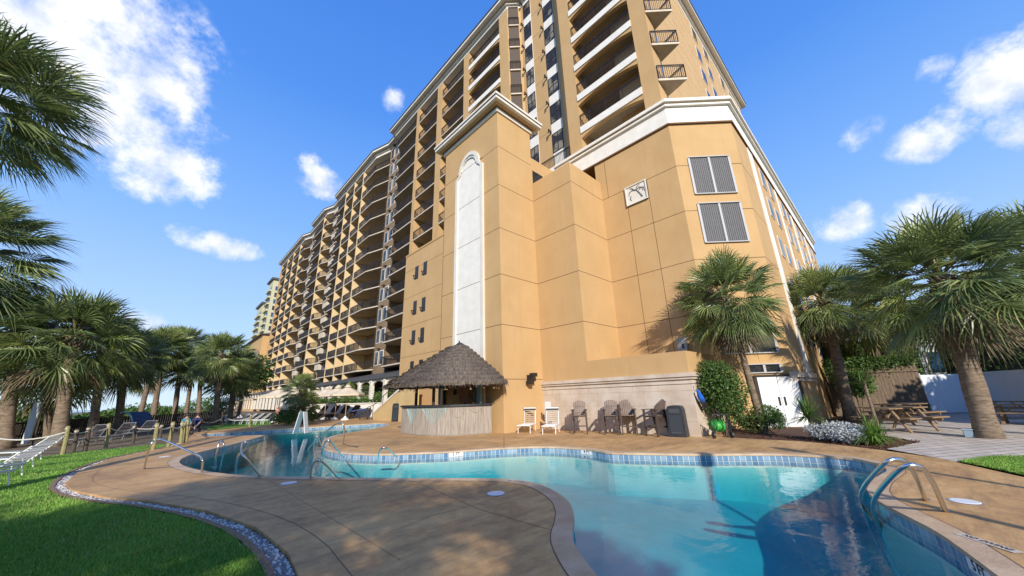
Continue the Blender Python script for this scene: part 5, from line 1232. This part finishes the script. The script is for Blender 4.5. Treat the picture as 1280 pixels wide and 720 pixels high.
# ---- fences, pavers, picnic tables on the right
PAV = None
def paver_mat():
    m = bpy.data.materials.new('concrete_pavers'); m.use_nodes = True; nt = m.node_tree; b = nt.nodes['Principled BSDF']; L = nt.links.new
    tc = N(nt, 'ShaderNodeTexCoord'); mp = N(nt, 'ShaderNodeMapping'); mp.inputs['Rotation'].default_value = (0, 0, .55); L(tc.outputs['Object'], mp.inputs[0])
    br = N(nt, 'ShaderNodeTexBrick'); br.inputs['Color1'].default_value = (0.66, 0.58, 0.48, 1); br.inputs['Color2'].default_value = (0.52, 0.45, 0.38, 1); br.inputs['Mortar'].default_value = (0.09, 0.07, 0.05, 1)
    br.inputs['Scale'].default_value = 1; br.inputs['Brick Width'].default_value = .6; br.inputs['Row Height'].default_value = .3; br.inputs['Mortar Size'].default_value = .014
    L(mp.outputs[0], br.inputs['Vector']); nz = N(nt, 'ShaderNodeTexNoise'); nz.inputs['Scale'].default_value = 9; nz.inputs['Detail'].default_value = 6; L(tc.outputs['Object'], nz.inputs['Vector'])
    mx = N(nt, 'ShaderNodeMix', data_type='RGBA', blend_type='MULTIPLY'); mx.inputs[0].default_value = .45; L(br.outputs['Color'], mx.inputs[6]); L(nz.outputs['Color'], mx.inputs[7]); 
    r2 = N(nt, 'ShaderNodeMapRange'); r2.inputs[1].default_value = .3; r2.inputs[2].default_value = .7; r2.inputs[3].default_value = .65; r2.inputs[4].default_value = 1.1; L(nz.outputs['Fac'], r2.inputs[0]); L(r2.outputs[0], mx.inputs[7]); L(mx.outputs[2], b.inputs['Base Color'])
    b.inputs['Roughness'].default_value = .85
    return m
pav = [G2(1108, 560.5), G2(1173, 571.8), G2(1195, 576.5), G2(1240, 570.5), G2(1300, 570.5), (16, -7), (22, -12), (36, -8), (37, 1.0), (31, .9), (19.5, 1.0), G2(1150, 552), G2(1130, 556)]
struct(flat_with_holes('paved_path', pav, [], -.012, paver_mat()))
bed = [G2(902, 545.5), G2(960, 549), G2(1000, 551), G2(1040, 554.7), G2(1104, 562), G2(1128, 557), G2(1152, 551.5), (19.4, 1.1), (24, 1.0), (30.4, 3), (22, 3.2), (19.2, 5.8), (16.5, 5.8)]
struct(flat_with_holes('mulch_bed', bed, [], -.03, MULCH))
mb = MB(); rnd = random.Random(8)
for _ in range(1500):
    p = gz(rnd.uniform(905, 1150), rnd.uniform(546, 562), -.03)
    if inpoly((p.x, p.y), bed): 
        a = rnd.random()*6; mb.bar((p.x, p.y, -.02), (p.x+cos(a)*rnd.uniform(.03, .09), p.y+sin(a)*rnd.uniform(.03, .09), rnd.uniform(-.01, .03)), .025, .008)
stuff(mb.build('bark_chips', [mat('bark_chip', (0.16, 0.07, 0.035), .9, (0.07, 0.03, 0.02), 9)]))
WOODF = mat('old_fence_wood', (0.20, 0.145, 0.095), .9, (0.10, 0.07, 0.045), 4, .4, 20, stretch=(8, 8, .6))
t = thing('wooden_fence', 'weathered wooden board fence with vines behind the picnic tables', 'fence', (27, .6, 0))
a, b = Vector((30.5, 3.05)), Vector((33.1, -1.0)); n_ = 26; mb = MB()
for i in range(n_):
    p = a.lerp(b, (i+.5)/n_); d = (b-a).normalized(); mb.bar((p.x, p.y, -.05), (p.x+rnd.gauss(0, .02), p.y, 3.15+rnd.gauss(0, .03)), .175, .03, 0, up=(d.y, -d.x, 0))
mb.build('boards', WOODF, t)
for z in (.5, 2.5):
    mb = MB(); o_ = Vector((-.06, -.03)); mb.bar((a.x+o_.x, a.y+o_.y, z), (b.x+o_.x, b.y+o_.y, z), .05, .1); mb.build('rail', WOODF, t)
hv = thing('climbing_vine', 'dark leafy vine hanging over the top of the wooden fence', 'vine', (26.2, 1.2, 2.6)); mb = MB(); rnd = random.Random(77)
for _ in range(3200):
    u_ = rnd.random(); p = a.lerp(b, u_); z = 3.2-abs(rnd.gauss(0, .42))*(1.3-.9*u_)+.25*rnd.random(); leaf_quad(mb, Vector((p.x-.1-rnd.random()*.35, p.y-.1*rnd.random(), z)), .15, rnd, 1 if rnd.random() < .3 else 0)
mb.build('foliage', GRN, hv)
WF = mat('white_vinyl', (0.70, 0.74, 0.80), .45)
def vinyl(label, p, q, h=1.85, gate=False):
    p, q = Vector(p), Vector(q); t = thing('white_fence', label, 'fence', (*p, 0)); d = (q-p).normalized(); nrm = (d.y, -d.x, 0); L_ = (q-p).length; mb = MB(); n_ = int(L_/.17)
    for i in range(n_): r = p.lerp(q, (i+.5)/n_); mb.bar((r.x, r.y, .05), (r.x, r.y, h-.08), L_/n_*.96, .03, 0, up=nrm)
    mb.build('panel', WF, t)
    for z, w in ((h-.06, .14), (h-.5, .07), (.12, .16)):
        mb = MB(); mb.bar((p.x, p.y, z), (q.x, q.y, z), .06, w); mb.build('rail', WF, t)
    for r in (p, q):
        mb = MB(); mb.bar((r.x, r.y, -.05), (r.x, r.y, h+.12), .13); mb.build('post', WF, t)
g1, g2 = gz(1187, 517), gz(1232, 515.5); 
vinyl('white vinyl fence panel left of the big palm trunk', (33.2, -1.0), (34.9, -3.1), 2.2); vinyl('long white vinyl fence running out of the photo behind the right picnic table', (34.75, -3.35), (27, -6.6), 2.25)
hs_ = thing('house', 'pale blue house corner with a white window glimpsed above the white fence', 'house', (46, -2.6, 0)); mb = MB(); mb.box(44, 54, -9, -.6, 0, 7.2); mb.build('wall', mat('pale_blue_siding', (0.40, 0.48, 0.55), .8), hs_)
mb = MB(); mb.add([(43.5, -9.5, 7.2), (54.5, -9.5, 7.2), (54.5, -.1, 7.2), (43.5, -.1, 7.2), (43.5, -4.8, 9.4), (54.5, -4.8, 9.4)], [(0,1,5,4), (2,3,4,5), (0,4,3), (1,2,5), (3,2,1,0)]); mb.build('roof', ROOFM, hs_)
for y in (-2.6, -6):
    mb = MB(); mb.box(43.93, 44.02, y-.6, y+.6, 2.4, 4.2); w_ = mb.build('window', WHITEP, hs_); mb = MB(); mb.box(43.9, 44, y-.5, y+.5, 2.5, 4.1); mb.build('pane', GLASSB, w_)
def picnic_table():
    t = thing('picnic_table', 'x', 'picnic table'); W = mat('picnic_wood', (0.30, 0.20, 0.115), .85, (0.19, 0.125, 0.075), 4, .3, 20, stretch=(.8, 9, 9))
    mb = MB()
    for i in range(5): mb.box(-.95, .95, -.38+i*.155, -.235+i*.155, .73, .77)
    mb.build('tabletop', W, t)
    for s in (-1, 1):
        mb = MB(); mb.box(-.95, .95, s*.72-.14, s*.72-.005, .43, .47); mb.box(-.95, .95, s*.72+.005, s*.72+.14, .43, .47); mb.build('bench', W, t)
        for e in (-.65, .65):
            mb = MB(); mb.bar((e, s*.62, 0), (e, s*.22, .73), .045, .10, up=(1,0,0)); mb.build('leg', W, t)
    for e in (-.6, .6):
        mb = MB(); mb.box(e-.02, e+.02, -.84, .84, .34, .43); mb.build('cross_beam', W, t)
        mb = MB(); mb.bar((e, 0, .40), (e*.35, 0, .72), .04, .08, up=(0,1,0)); mb.build('brace', W, t)
    return t
pt = picnic_table(); 
for i, (p_, rz, lb) in enumerate((((1128, 538), 1.05, 'front wooden picnic table on the pavers beside the bright green grass clump'), ((1133, 529), 1.05, 'wooden picnic table just behind the front one'), ((1262, 522), -.2, 'dark picnic table against the white fence at the right edge'), ((1290, 530), -.2, 'wooden picnic table cut off by the right edge of the photo'))):
    g_ = gz(*p_); place(pt, (g_.x, g_.y, 0), rz+pi/2, lb, 'picnic tables on the pavers', first=(i == 0), scale=1.12 if i < 2 else 1.0)
g_ = gz(1212, 546); t = thing('utility_box', 'small pale blue utility box at the foot of the largest palm', 'box', g_); mb = MB(); mb.box(g_.x-.14, g_.x+.14, g_.y-.1, g_.y+.1, 0, .22); mb.build('case', mat('blue_grey_enamel', (0.22, 0.30, 0.36), .5), t); mb = MB(); mb.box(g_.x-.16, g_.x+.16, g_.y-.12, g_.y+.12, .22, .25); mb.build('lid', mat('blue_grey_lid', (0.3, 0.38, 0.43), .5), t)
# ------------------------------------------------------------------ far terrace, umbrellas, loungers, rope fence
YEL = mat('yellow_stucco', (0.58, 0.42, 0.20), .85, (0.52, 0.36, 0.16), 1, spec=.2)
wa, wb = gz(474, 521.5), gz(372, 521); zt = min(2.2, at_depth(470, 504.5, wa).z)
t = thing('retaining_wall', 'low cream planter wall behind the dark wicker loungers', 'wall', wa)
mb = MB(); mb.bar((wa.x, wa.y, zt/2-.1), (wb.x, wb.y, zt/2-.1), .25, zt+.2); mb.build('wall', OFFW, t)
mb = MB(); mb.bar((wa.x, wa.y, zt+.06), (wb.x, wb.y, zt+.06), .40, .12); mb.build('coping', TRIM, t)
d_ = (wb-wa).normalized(); n_ = Vector((-d_.y, d_.x, 0)); n_ = n_ if n_.x > 0 else -n_
mb = MB(); q = [wa+n_*.1, wb+n_*.1, wb+n_*3.5, wa+n_*3.5]; mb.prism([(p.x, p.y) for p in q], -.1, zt-.12); mb.build('planter_soil', MULCH, t)
for i, (u, v, w, h, lb) in enumerate(((.06, .9, 2.4, 1.5, 'leafy bush at the stair end of the planter wall'), (.22, .8, 2.2, .8, 'low green planting on the planter wall, next to the stair-end bush'), (.42, 1.0, 2.4, .9, 'planting behind the middle umbrellas on the planter wall'), (.62, .9, 2.4, 1.0, 'planting on the planter wall left of the middle umbrellas'), (.84, 1.0, 2.6, 1.1, 'planting at the far left end of the planter wall'))):
    p = wa.lerp(wb, u)+n_*v*1.2; p.z = zt-.15; shrub_thing('shrub', lb, 'shrub', None, w, h, 1500, .2, seed=90+i, bright=.5, stems=False, base=p, lumps=12)
for i, (u, v, h, sc_, lb) in enumerate(((-.02, 2.0, 1.5, .95, 'bright green fan palm beside the top of the stairs'), (.30, 2.2, 1.6, .75, 'fan palm in the planter in front of the arcade, right of two'), (.55, 2.4, 1.7, .75, 'fan palm in the planter in front of the arcade, left of two'))):
    p = wa.lerp(wb, u)+n_*v; p.z = zt-.15; palm(p, p+Vector((0, 0, h)), ('far', 1+i), lb, 'small palms by the umbrellas', scale=sc_, r0=.1, r1=.08, rot=i, boots=.5)
# stairs up to the annex
XS = gz(474, 526).x+.25; ya_, top = wx(466, 524, XS).y, wx(505, 482.5, XS); t = thing('staircase', 'stucco-sided outdoor stair with white cap and dark handrails', 'stairs', (XS, ya_, 0))
y1_, z1_ = top.y, top.z
mb = MB(); pts = [(ya_, 0), (ya_, .55), (y1_, z1_), (y1_-2.2, z1_), (y1_-2.2, 0)]
vs = [(XS, y, z) for y, z in pts]+[(XS+.22, y, z) for y, z in pts]; k = len(pts); mb.add(vs, [tuple(range(k)), tuple(range(2*k-1, k-1, -1))]+[(i, k+i, k+(i+1) % k, (i+1) % k) for i in range(k)]); mb.build('side_wall', YEL, t)
mb = MB(); mb.bar((XS+.11, ya_+.1, .58), (XS+.11, y1_, z1_+.05), .34, .16); mb.bar((XS+.11, y1_, z1_+.05), (XS+.11, y1_-2.2, z1_+.05), .34, .16); mb.build('cap', TRIM, t)
ns = 14; mb = MB()
for i in range(ns): f = i/ns; mb.box(XS+.22, XS+1.6, ya_+(y1_-ya_)*(f+1/ns), ya_+(y1_-ya_)*f, 0, z1_*.9*(f+1/ns))
mb.build('steps', SLABC, t)
mb = MB(); mb.tube([(XS-.06, ya_+1.2, 0), (XS-.06, ya_+1.2, 1.15), (XS-.06, ya_, 1.3), (XS-.06, y1_, z1_+.75)], .035, 6); mb.tube([(XS-.06, ya_, 0), (XS-.06, ya_, 1.3)], .03, 6)
for f in (.35, .7): mb.tube([(XS-.06, ya_+(y1_-ya_)*f, .5+(z1_-.5)*f), (XS-.06, ya_+(y1_-ya_)*f, 1.3+(z1_-.55)*f)], .025, 6)
mb.build('handrail', BRONZE, t)
# umbrellas
UMB = mat('beige_canvas', (0.66, 0.56, 0.42), .85, (0.60, 0.50, 0.36), 2)
def umbrella():
    t = thing('parasol', 'x', 'umbrella'); n = 8; R, h0, h1 = 1.5, 2.25, 2.95
    mb = MB(); vs = [(0, 0, h1)]; 
    for f, z in ((.5, (h0+h1)/2-.05), (1.0, h0)): vs += [(R*f*cos(2*pi*i/n), R*f*sin(2*pi*i/n), z) for i in range(n)]
    vs += [(R*1.0*cos(2*pi*i/n), R*1.0*sin(2*pi*i/n), h0-.16) for i in range(n)]
    fs = [(0, 1+i, 1+(i+1) % n) for i in range(n)]
    for k in (0, 1): fs += [(1+k*n+i, 1+(k+1)*n+i, 1+(k+1)*n+(i+1) % n, 1+k*n+(i+1) % n) for i in range(n)]
    mb.add(vs, fs); mb.lathe([(.32, h1-.09), (.12, h1+.1), (.0, h1+.12)], n=8); mb.build('canopy', UMB, t)
    mb = MB(); mb.tube([(0, 0, 0), (0, 0, h1+.15)], .03, 8); mb.build('pole', mat('pole_wood', (0.42, 0.32, 0.20), .6), t)
    mb = MB(); mb.lathe([(.36, 0), (.34, .06), (.12, .24), (.05, .34), (0, .34)], n=14); mb.build('base', WHITEP, t)
    for i in range(n):
        mb = MB(); a = 2*pi*i/n; mb.tube([(0, 0, h1-.5), (R*.6*cos(a), R*.6*sin(a), h0+.22)], .012, 4); mb.build('rib', BRONZE, t)
    return t
um = umbrella()
UM = [((392, 523.5), 'beige umbrella on the deck furthest left in front of the planter wall'), ((405, 524), 'beige umbrella second from the left in front of the planter wall'), ((418, 524.5), 'beige umbrella third from the left in front of the planter wall'), ((431, 525), 'beige umbrella in front of the planter wall nearest the stairs'),
      ((343, 528), 'beige umbrella over the white loungers, nearer the fan palm'), ((362, 528), 'beige umbrella directly behind the fan palm'), ((300, 522), 'beige umbrella beside the dark tree'), ((289, 521), 'beige umbrella among the ocean-side palms')]
for i, (p_, lb) in enumerate(UM): g_ = gz(*p_); place(um, g_, i*.37, lb, 'beige umbrellas by the far pool', first=(i == 0), scale=1.08)
# dark wicker loungers
WICK = mat('dark_wicker', (0.05, 0.035, 0.026), .8, (0.025, 0.018, 0.014), 20); CUSH = mat('dark_cushion', (0.045, 0.03, 0.028), .9)
def wicker():
    t = thing('wicker_lounger', 'x', 'sun lounger'); mb = MB(); mb.box(-.38, .38, -1.3, .1, .16, .34); mb.build('frame', WICK, t)
    for x in (-.34, .34):
        for y in (-1.22, .02): mb = MB(); mb.box(x-.04, x+.04, y-.04, y+.04, 0, .16); mb.build('leg', WICK, t)
    mb = MB(); mb.box(-.36, .36, -1.28, 0, .345, .45); mb.build('seat_cushion', CUSH, t)
    mb = MB(); mb.bar((0, .0, .38), (0, .52, 1.12), .74, .13, 0, up=(0, -.8, .55)); mb.build('back_cushion', CUSH, t)
    mb = MB(); mb.bar((0, .1, .34), (0, .60, 1.05), .76, .05, 0, up=(0, -.8, .55)); mb.build('backrest', WICK, t)
    return t
wk = wicker()
for i, (x, lb) in enumerate(((384, 'dark wicker lounger at the left end of the row under the umbrellas'), (399, 'second dark wicker lounger from the left under the umbrellas'), (413, 'middle dark wicker lounger under the umbrellas'), (426, 'fourth dark wicker lounger from the left under the umbrellas'), (439, 'dark wicker lounger at the right end of the row, by the towel-covered chair'))):
    g_ = gz(x, 523.3); place(wk, g_, face((-1, -.15)), lb, 'dark wicker loungers under the umbrellas', first=(i == 0), scale=1.15)
g_ = gz(455, 524); t = thing('wicker_armchair', 'dark wicker armchair with a rounded back at the end of the planter wall', 'chair', g_, face((-1, .3)))
mb = MB(); mb.box(-.4, .4, -.45, .4, .15, .42); mb.build('seat', WICK, t, local=True); mb = MB()
mb.tube([(-.42, -.4, .6), (-.42, .2, .7), (-.3, .45, .95), (0, .52, 1.05), (.3, .45, .95), (.42, .2, .7), (.42, -.4, .6)], .07, 8); mb.bar((0, .45, .4), (0, .5, 1.0), .7, .08, 0, up=(0, 1, 0)); mb.build('backrest', WICK, t, local=True)
for x in (-.36, .36):
    for y in (-.4, .36): mb = MB(); mb.box(x-.04, x+.04, y-.04, y+.04, 0, .6 if y < 0 else .15); mb.build('leg', WICK, t, local=True)
tw = MB(); g2_ = gz(447, 523.5); t2 = tag(MB.build((lambda m_: (m_.bar(g2_+Vector((-.5, .3, .75)), g2_+Vector((.7, -.5, 1.0)), .7, .06), m_)[1])(tw), 'towel', mat('blue_towel', (0.06, 0.09, 0.24), .95, (0.10, 0.13, 0.30), 6)), 'dark blue towel draped over the seat beside the wicker armchair', 'towel')
# white strap loungers
sl = lounger('x', WHITEP, mat('grey_strap', (0.62, 0.61, 0.58), .8), 40, strap=.015)
SLP = [((40, 576), 'white strap lounger in the lawn row, furthest from the camera'), ((28, 586), 'white strap lounger in the lawn row, second from the far end'), ((12, 597), 'white strap lounger in the lawn row, third from the far end'), ((-8, 611), 'white strap lounger in the lawn row nearest the camera, cut by the left edge')]
for i, (p_, lb) in enumerate(SLP): g_ = gz(*p_, -.03); place(sl, g_, face((-.80, .60)), lb, 'strap loungers on the lawn', first=(i == 0), scale=.95)
for i, x in enumerate((300, 309, 318, 327, 336, 345)):
    g_ = gz(x, 529.5-.02*x*0, -.02); place(sl, g_, face((-1, -.1)), ['white lounger at the left end of the far row beside the dark tree', 'second white lounger in the far row by the dark tree', 'third white lounger in the far row, left of the umbrella poles', 'fourth white lounger in the far row under the umbrella edge', 'fifth white lounger in the far row next to the rounded bush', 'white lounger in the far row half behind the rounded bush'][i], 'white loungers in the far row', scale=1.0)
sd = lounger('x', mat('shade_grey_frame', (0.20, 0.20, 0.20), .5), mat('shade_dark_strap', (0.10, 0.10, 0.11), .8), 50, strap=.02)  # loungers in shade; the shade is put into dark frame and strap colours
for i, (p_, lb) in enumerate((((112, 556), 'lounger darkened for shade, behind the dark rope posts'), ((148, 552), 'lounger darkened for shade, in front of the blue beach canopy'), ((178, 547), 'lounger darkened for shade, right of the blue beach canopy'))):
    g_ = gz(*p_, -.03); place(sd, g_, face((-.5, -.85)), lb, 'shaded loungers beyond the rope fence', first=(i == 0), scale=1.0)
# pale board
b = gz(31, 556, -.03); tp = at_depth(48, 503, b); t = thing('board', 'pale flat board leaning upright behind the strap loungers', 'board', b)
mb = MB(); mb.bar(b+Vector((0,0,.05)), tp, .42, .07, 0, up=(_fh.x, _fh.y, 0)); mb.build('panel', mat('pale_board', (0.60, 0.62, 0.62), .6, (0.5, 0.53, 0.53), 2), t)
mb = MB(); mb.bar(b+Vector((.3, -.3, 0)), tp+Vector((.25, -.28, -.05)), .06); mb.build('prop', DARKW, t)
# rope fence
POSTW = mat('mossy_post', (0.34, 0.30, 0.12), .9, (0.20, 0.17, 0.08), 5, .4, 20, stretch=(4, 4, 1)); POSTD = mat('dark_post', (0.09, 0.07, 0.05), .9, (0.05, 0.04, 0.03), 5)
RP = [((78, 569), (85.5, 532.5), POSTW, 'yellow-green rope post nearest the bulky ringed palm'), ((90.5, 566), (97, 536), POSTD, 'leaning dark rope post right of the yellow-green one'), ((106, 564), (112, 533), POSTD, 'dark rope post in the lawn gap'), ((132, 560), (137, 529), POSTW, 'rope post standing alone between the dark ones and the handrail'), ((166, 554), (169, 531), POSTD, 'dark rope post below the blue beach canopy'),
      ((191, 564), (197, 529), POSTW, 'pale rope post behind the left handrail'), ((199, 551), (203, 530), POSTD, 'darker rope post beside the pale one by the handrail'), ((210, 560), (217, 527), POSTW, 'leaning rope post between the handrail and the cluster of three'), ((225.5, 556), (228.5, 527), POSTW, 'left post of the cluster of three rope posts'), ((229, 555), (231.5, 527), POSTW, 'middle post of the cluster of three rope posts'), ((232.5, 553.5), (235, 524), POSTW, 'tallest, right-hand post of the cluster of three rope posts'),
      ((249, 540), (252, 523), POSTD, 'dark rope post at the start of the far lawn patch'), ((278, 534), (280, 518), POSTD, 'thin rope post over the far lawn patch'), ((312, 534.5), (314, 518), POSTW, 'pale rope post in front of the far white loungers')]
tops = []
for bp_, tp_, m_, lb in RP:
    b = gz(*bp_, -.05); tp = at_depth(*tp_, b); tops.append((b, tp)); t = thing('rope_post', lb, 'post', b, 0, 'posts of the rope fence'); mb = MB(); mb.tube([b, b.lerp(tp, .5)+Vector((.01, .01, 0)), tp], [.075, .07, .065], 8); mb.build('post', m_, t); mb = MB(); mb.tube([tp+Vector((0,0,-.14)), tp+Vector((0,0,-.06))], .078, 8); mb.build('rope_wrap', ROPE, t)
for i, (idx, lb) in enumerate((((0, 1, 2, 3), 'sagging white rope strung between the left rope posts'), ((3, 4, 6), 'white rope running past the blue beach canopy'), ((5, 7, 8, 9, 10, 11), 'white rope through the cluster of three posts'), ((11, 12, 13), 'white rope running to the far white loungers'))):
    pts = []
    for a, b in zip(idx[:-1], idx[1:]):
        p, q = tops[a][0].lerp(tops[a][1], .82), tops[b][0].lerp(tops[b][1], .82); L_ = (q-p).length
        for j in range(10): f = j/10; pts.append(p.lerp(q, f)-Vector((0,0,.30*min(1, L_/4)*4*f*(1-f))))
    pts.append(q); mb = MB(); mb.tube(pts, .028, 6); tag(mb.build('rope', mat('white_rope', (0.55, 0.52, 0.45), .9)), lb, 'rope')
p = gz(-30, 575, -.03); q = tops[0][0].lerp(tops[0][1], .8); mb = MB(); mb.tube([Vector((p.x, p.y, .85)).lerp(q, j/10)-Vector((0,0,.9*(j/10)*(1-j/10))) for j in range(11)], .028, 6); tag(mb.build('rope', mat('white_rope', (0.55, 0.52, 0.45), .9)), 'white rope running out of the photo behind the strap loungers', 'rope')
# dark boardwalk fence
t = thing('boardwalk_fence', 'dark weathered slat fence between the lawn and the dunes', 'fence', gz(60, 547, -.1)); pl = [gz(-60, 564, -.1), gz(20, 551, -.1), gz(120, 540.5, -.1), gz(215, 533, -.1), gz(275, 528, -.1)]
mb = MB(); rl = MB()
for a, b in zip(pl[:-1], pl[1:]):
    L_ = (b-a).length; n_ = int(L_/.19); d = (b-a).normalized()
    for i in range(n_): r = a.lerp(b, (i+.5)/n_); mb.bar(r, r+Vector((0,0,1.12)), .12, .03, 0, up=(d.y, -d.x, 0))
    rl.bar(a+Vector((0,0,1.15)), b+Vector((0,0,1.15)), .16, .05); rl.bar(a+Vector((0,0,.3)), b+Vector((0,0,.3)), .05, .1)
mb.build('slats', DARKW, t); rl.build('rail', WOODF, t)
# blue beach canopy
b = gz(165, 541, -.05); t = thing('beach_canopy', 'blue folding beach canopy with a pale teal hood in the palm shade', 'canopy', b); n_ = 10
mb = MB(); s = Vector((_rh.x, _rh.y, 0)); f_ = Vector((_fh.x, _fh.y, 0)); va = []
for i in range(n_+1):
    a = radians(10+95*i/n_); p = b+s*(.9*cos(a)*1.0-.2)+Vector((0,0,.25+1.25*sin(a)))
    va += [p-f_*.8, p+f_*.8]
mb.add(va, [(2*i, 2*i+1, 2*i+3, 2*i+2) for i in range(n_)]); mb.build('hood', mat('blue_canvas', (0.03, 0.10, 0.24), .6, (0.02, 0.06, 0.15), 3), t)
mb = MB(); mb.tube([va[2*i]+Vector((0,0,.02)) for i in range(n_+1)], .05, 6); mb.tube([va[-2], va[-1]], .06, 6); mb.build('piping', mat('teal_canvas', (0.25, 0.48, 0.55), .6), t)
mb = MB(); mb.box(b.x-.7, b.x+.7, b.y-.6, b.y+.6, .25, .36); mb.build('seat', mat('red_cushion', (0.35, 0.03, 0.03), .8), t)
# white folding board
b = gz(376, 541.5); t = thing('folding_board', 'white A-frame folding board standing at the edge of the far pool', 'sign', b)
for s_ in (-1, 1):
    mb = MB(); o_ = s*(.28*s_); mb.bar(b+o_*1.2, b+o_*.35+Vector((0,0,1.22)), .5 if s_ < 0 else .4, .03, 0, up=(_rh.x*s_, _rh.y*s_, .2)); mb.build('panel', WHITEP, t)
# people seated in the shade
SKIN = mat('skin', (0.45, 0.27, 0.18), .6)
def seated(label, base, rz, shirt, shorts, hair):
    me = bpy.data.meshes.new('p'); V = [(0,0,.50), (0,.02,.72), (0,.0,.95), (0,-.01,1.05), (0,-.03,1.20), (.10,-.05,.50), (.12,-.48,.52), (.12,-.52,.10), (.12,-.64,.05), (-.10,-.05,.50), (-.12,-.48,.52), (-.12,-.52,.10), (-.12,-.64,.05), (.19,0,.93), (.25,-.10,.68), (.16,-.34,.58), (-.19,0,.93), (-.25,-.10,.68), (-.16,-.34,.58)]
    E = [(0,1), (1,2), (2,3), (3,4), (0,5), (5,6), (6,7), (7,8), (0,9), (9,10), (10,11), (11,12), (2,13), (13,14), (14,15), (2,16), (16,17), (17,18)]
    R = [.15,.14,.14,.06,.11,.10,.065,.045,.04,.10,.065,.045,.04,.065,.045,.035,.065,.045,.035]
    me.from_pydata(V, E, []); o = bpy.data.objects.new('p', me); COL.objects.link(o)
    md = o.modifiers.new('s', 'SKIN'); o.modifiers.new('u', 'SUBSURF').levels = 1
    for i, r in enumerate(R): me.skin_vertices[0].data[i].radius = (r, r)
    me.skin_vertices[0].data[0].use_root = True
    m2 = bpy.data.meshes.new_from_object(o.evaluated_get(bpy.context.evaluated_depsgraph_get())); bpy.data.objects.remove(o); bpy.data.meshes.remove(me)
    m2.name = 'person'; m2.materials.clear()
    for q in (SKIN, shirt, shorts): m2.materials.append(q)
    for f in m2.polygons:
        c = f.center; f.use_smooth = True
        f.material_index = 1 if (c.z > .56 and c.z < 1.0 and c.y > -.12) else (2 if c.z > .42 and c.z <= .62 and c.y > -.42 and abs(c.x) < .22 else 0)
    o = bpy.data.objects.new('person', m2); COL.objects.link(o); o.location = base; o.rotation_euler = (0, 0, rz); tag(o, label, 'person')
    mb = MB(); mb.lathe([(0, 1.335), (.07, 1.325), (.118, 1.27), (.125, 1.19), (.10, 1.12)], (0, .015, 0), 10); mb.build('hair', hair, o, local=True, smooth=True)
    return o
HAIR = mat('dark_hair', (0.03, 0.02, 0.015), .6); RED = mat('auburn_hair', (0.22, 0.06, 0.03), .6)
TEAL = mat('teal_shirt', (0.05, 0.20, 0.26), .9); NAVY = mat('navy_shirt', (0.02, 0.03, 0.09), .9); PINK = mat('pink_shirt', (0.55, 0.2, 0.18), .9); DEN = mat('dark_shorts', (0.03, 0.035, 0.05), .9)
b = gz(229, 543, -.05); seated('person in a teal top sitting in the shade behind the rope posts', (b.x, b.y, b.z), face((.2, -1)), TEAL, DEN, HAIR)
b1_ = gz(243, 541, -.05); seated('dark-haired person in navy sitting in the shade right of the cluster of three posts', (b1_.x, b1_.y, b1_.z), face((-.4, -1)), NAVY, DEN, HAIR)
b3_ = gz(346, 524); seated('person with auburn hair and a pink top sitting under the umbrellas', (b3_.x, b3_.y, 0), face((.3, -1)), PINK, DEN, RED)
for b, lb in ((b, 'low dark seat under the person in teal'), (b1_, 'low dark seat under the person in navy'), (b3_, 'low dark seat under the person in pink')):
    t = thing('bench_seat', lb, 'seat', (b.x, b.y, b.z)); mb = MB(); mb.box(b.x-.3, b.x+.3, b.y-.22, b.y+.25, b.z+.34, b.z+.40); mb.build('seat', DARKW, t)
    for x in (-.26, .26):
        mb = MB(); mb.box(b.x+x-.03, b.x+x+.03, b.y-.2, b.y+.2, b.z, b.z+.34); mb.build('leg', DARKW, t)
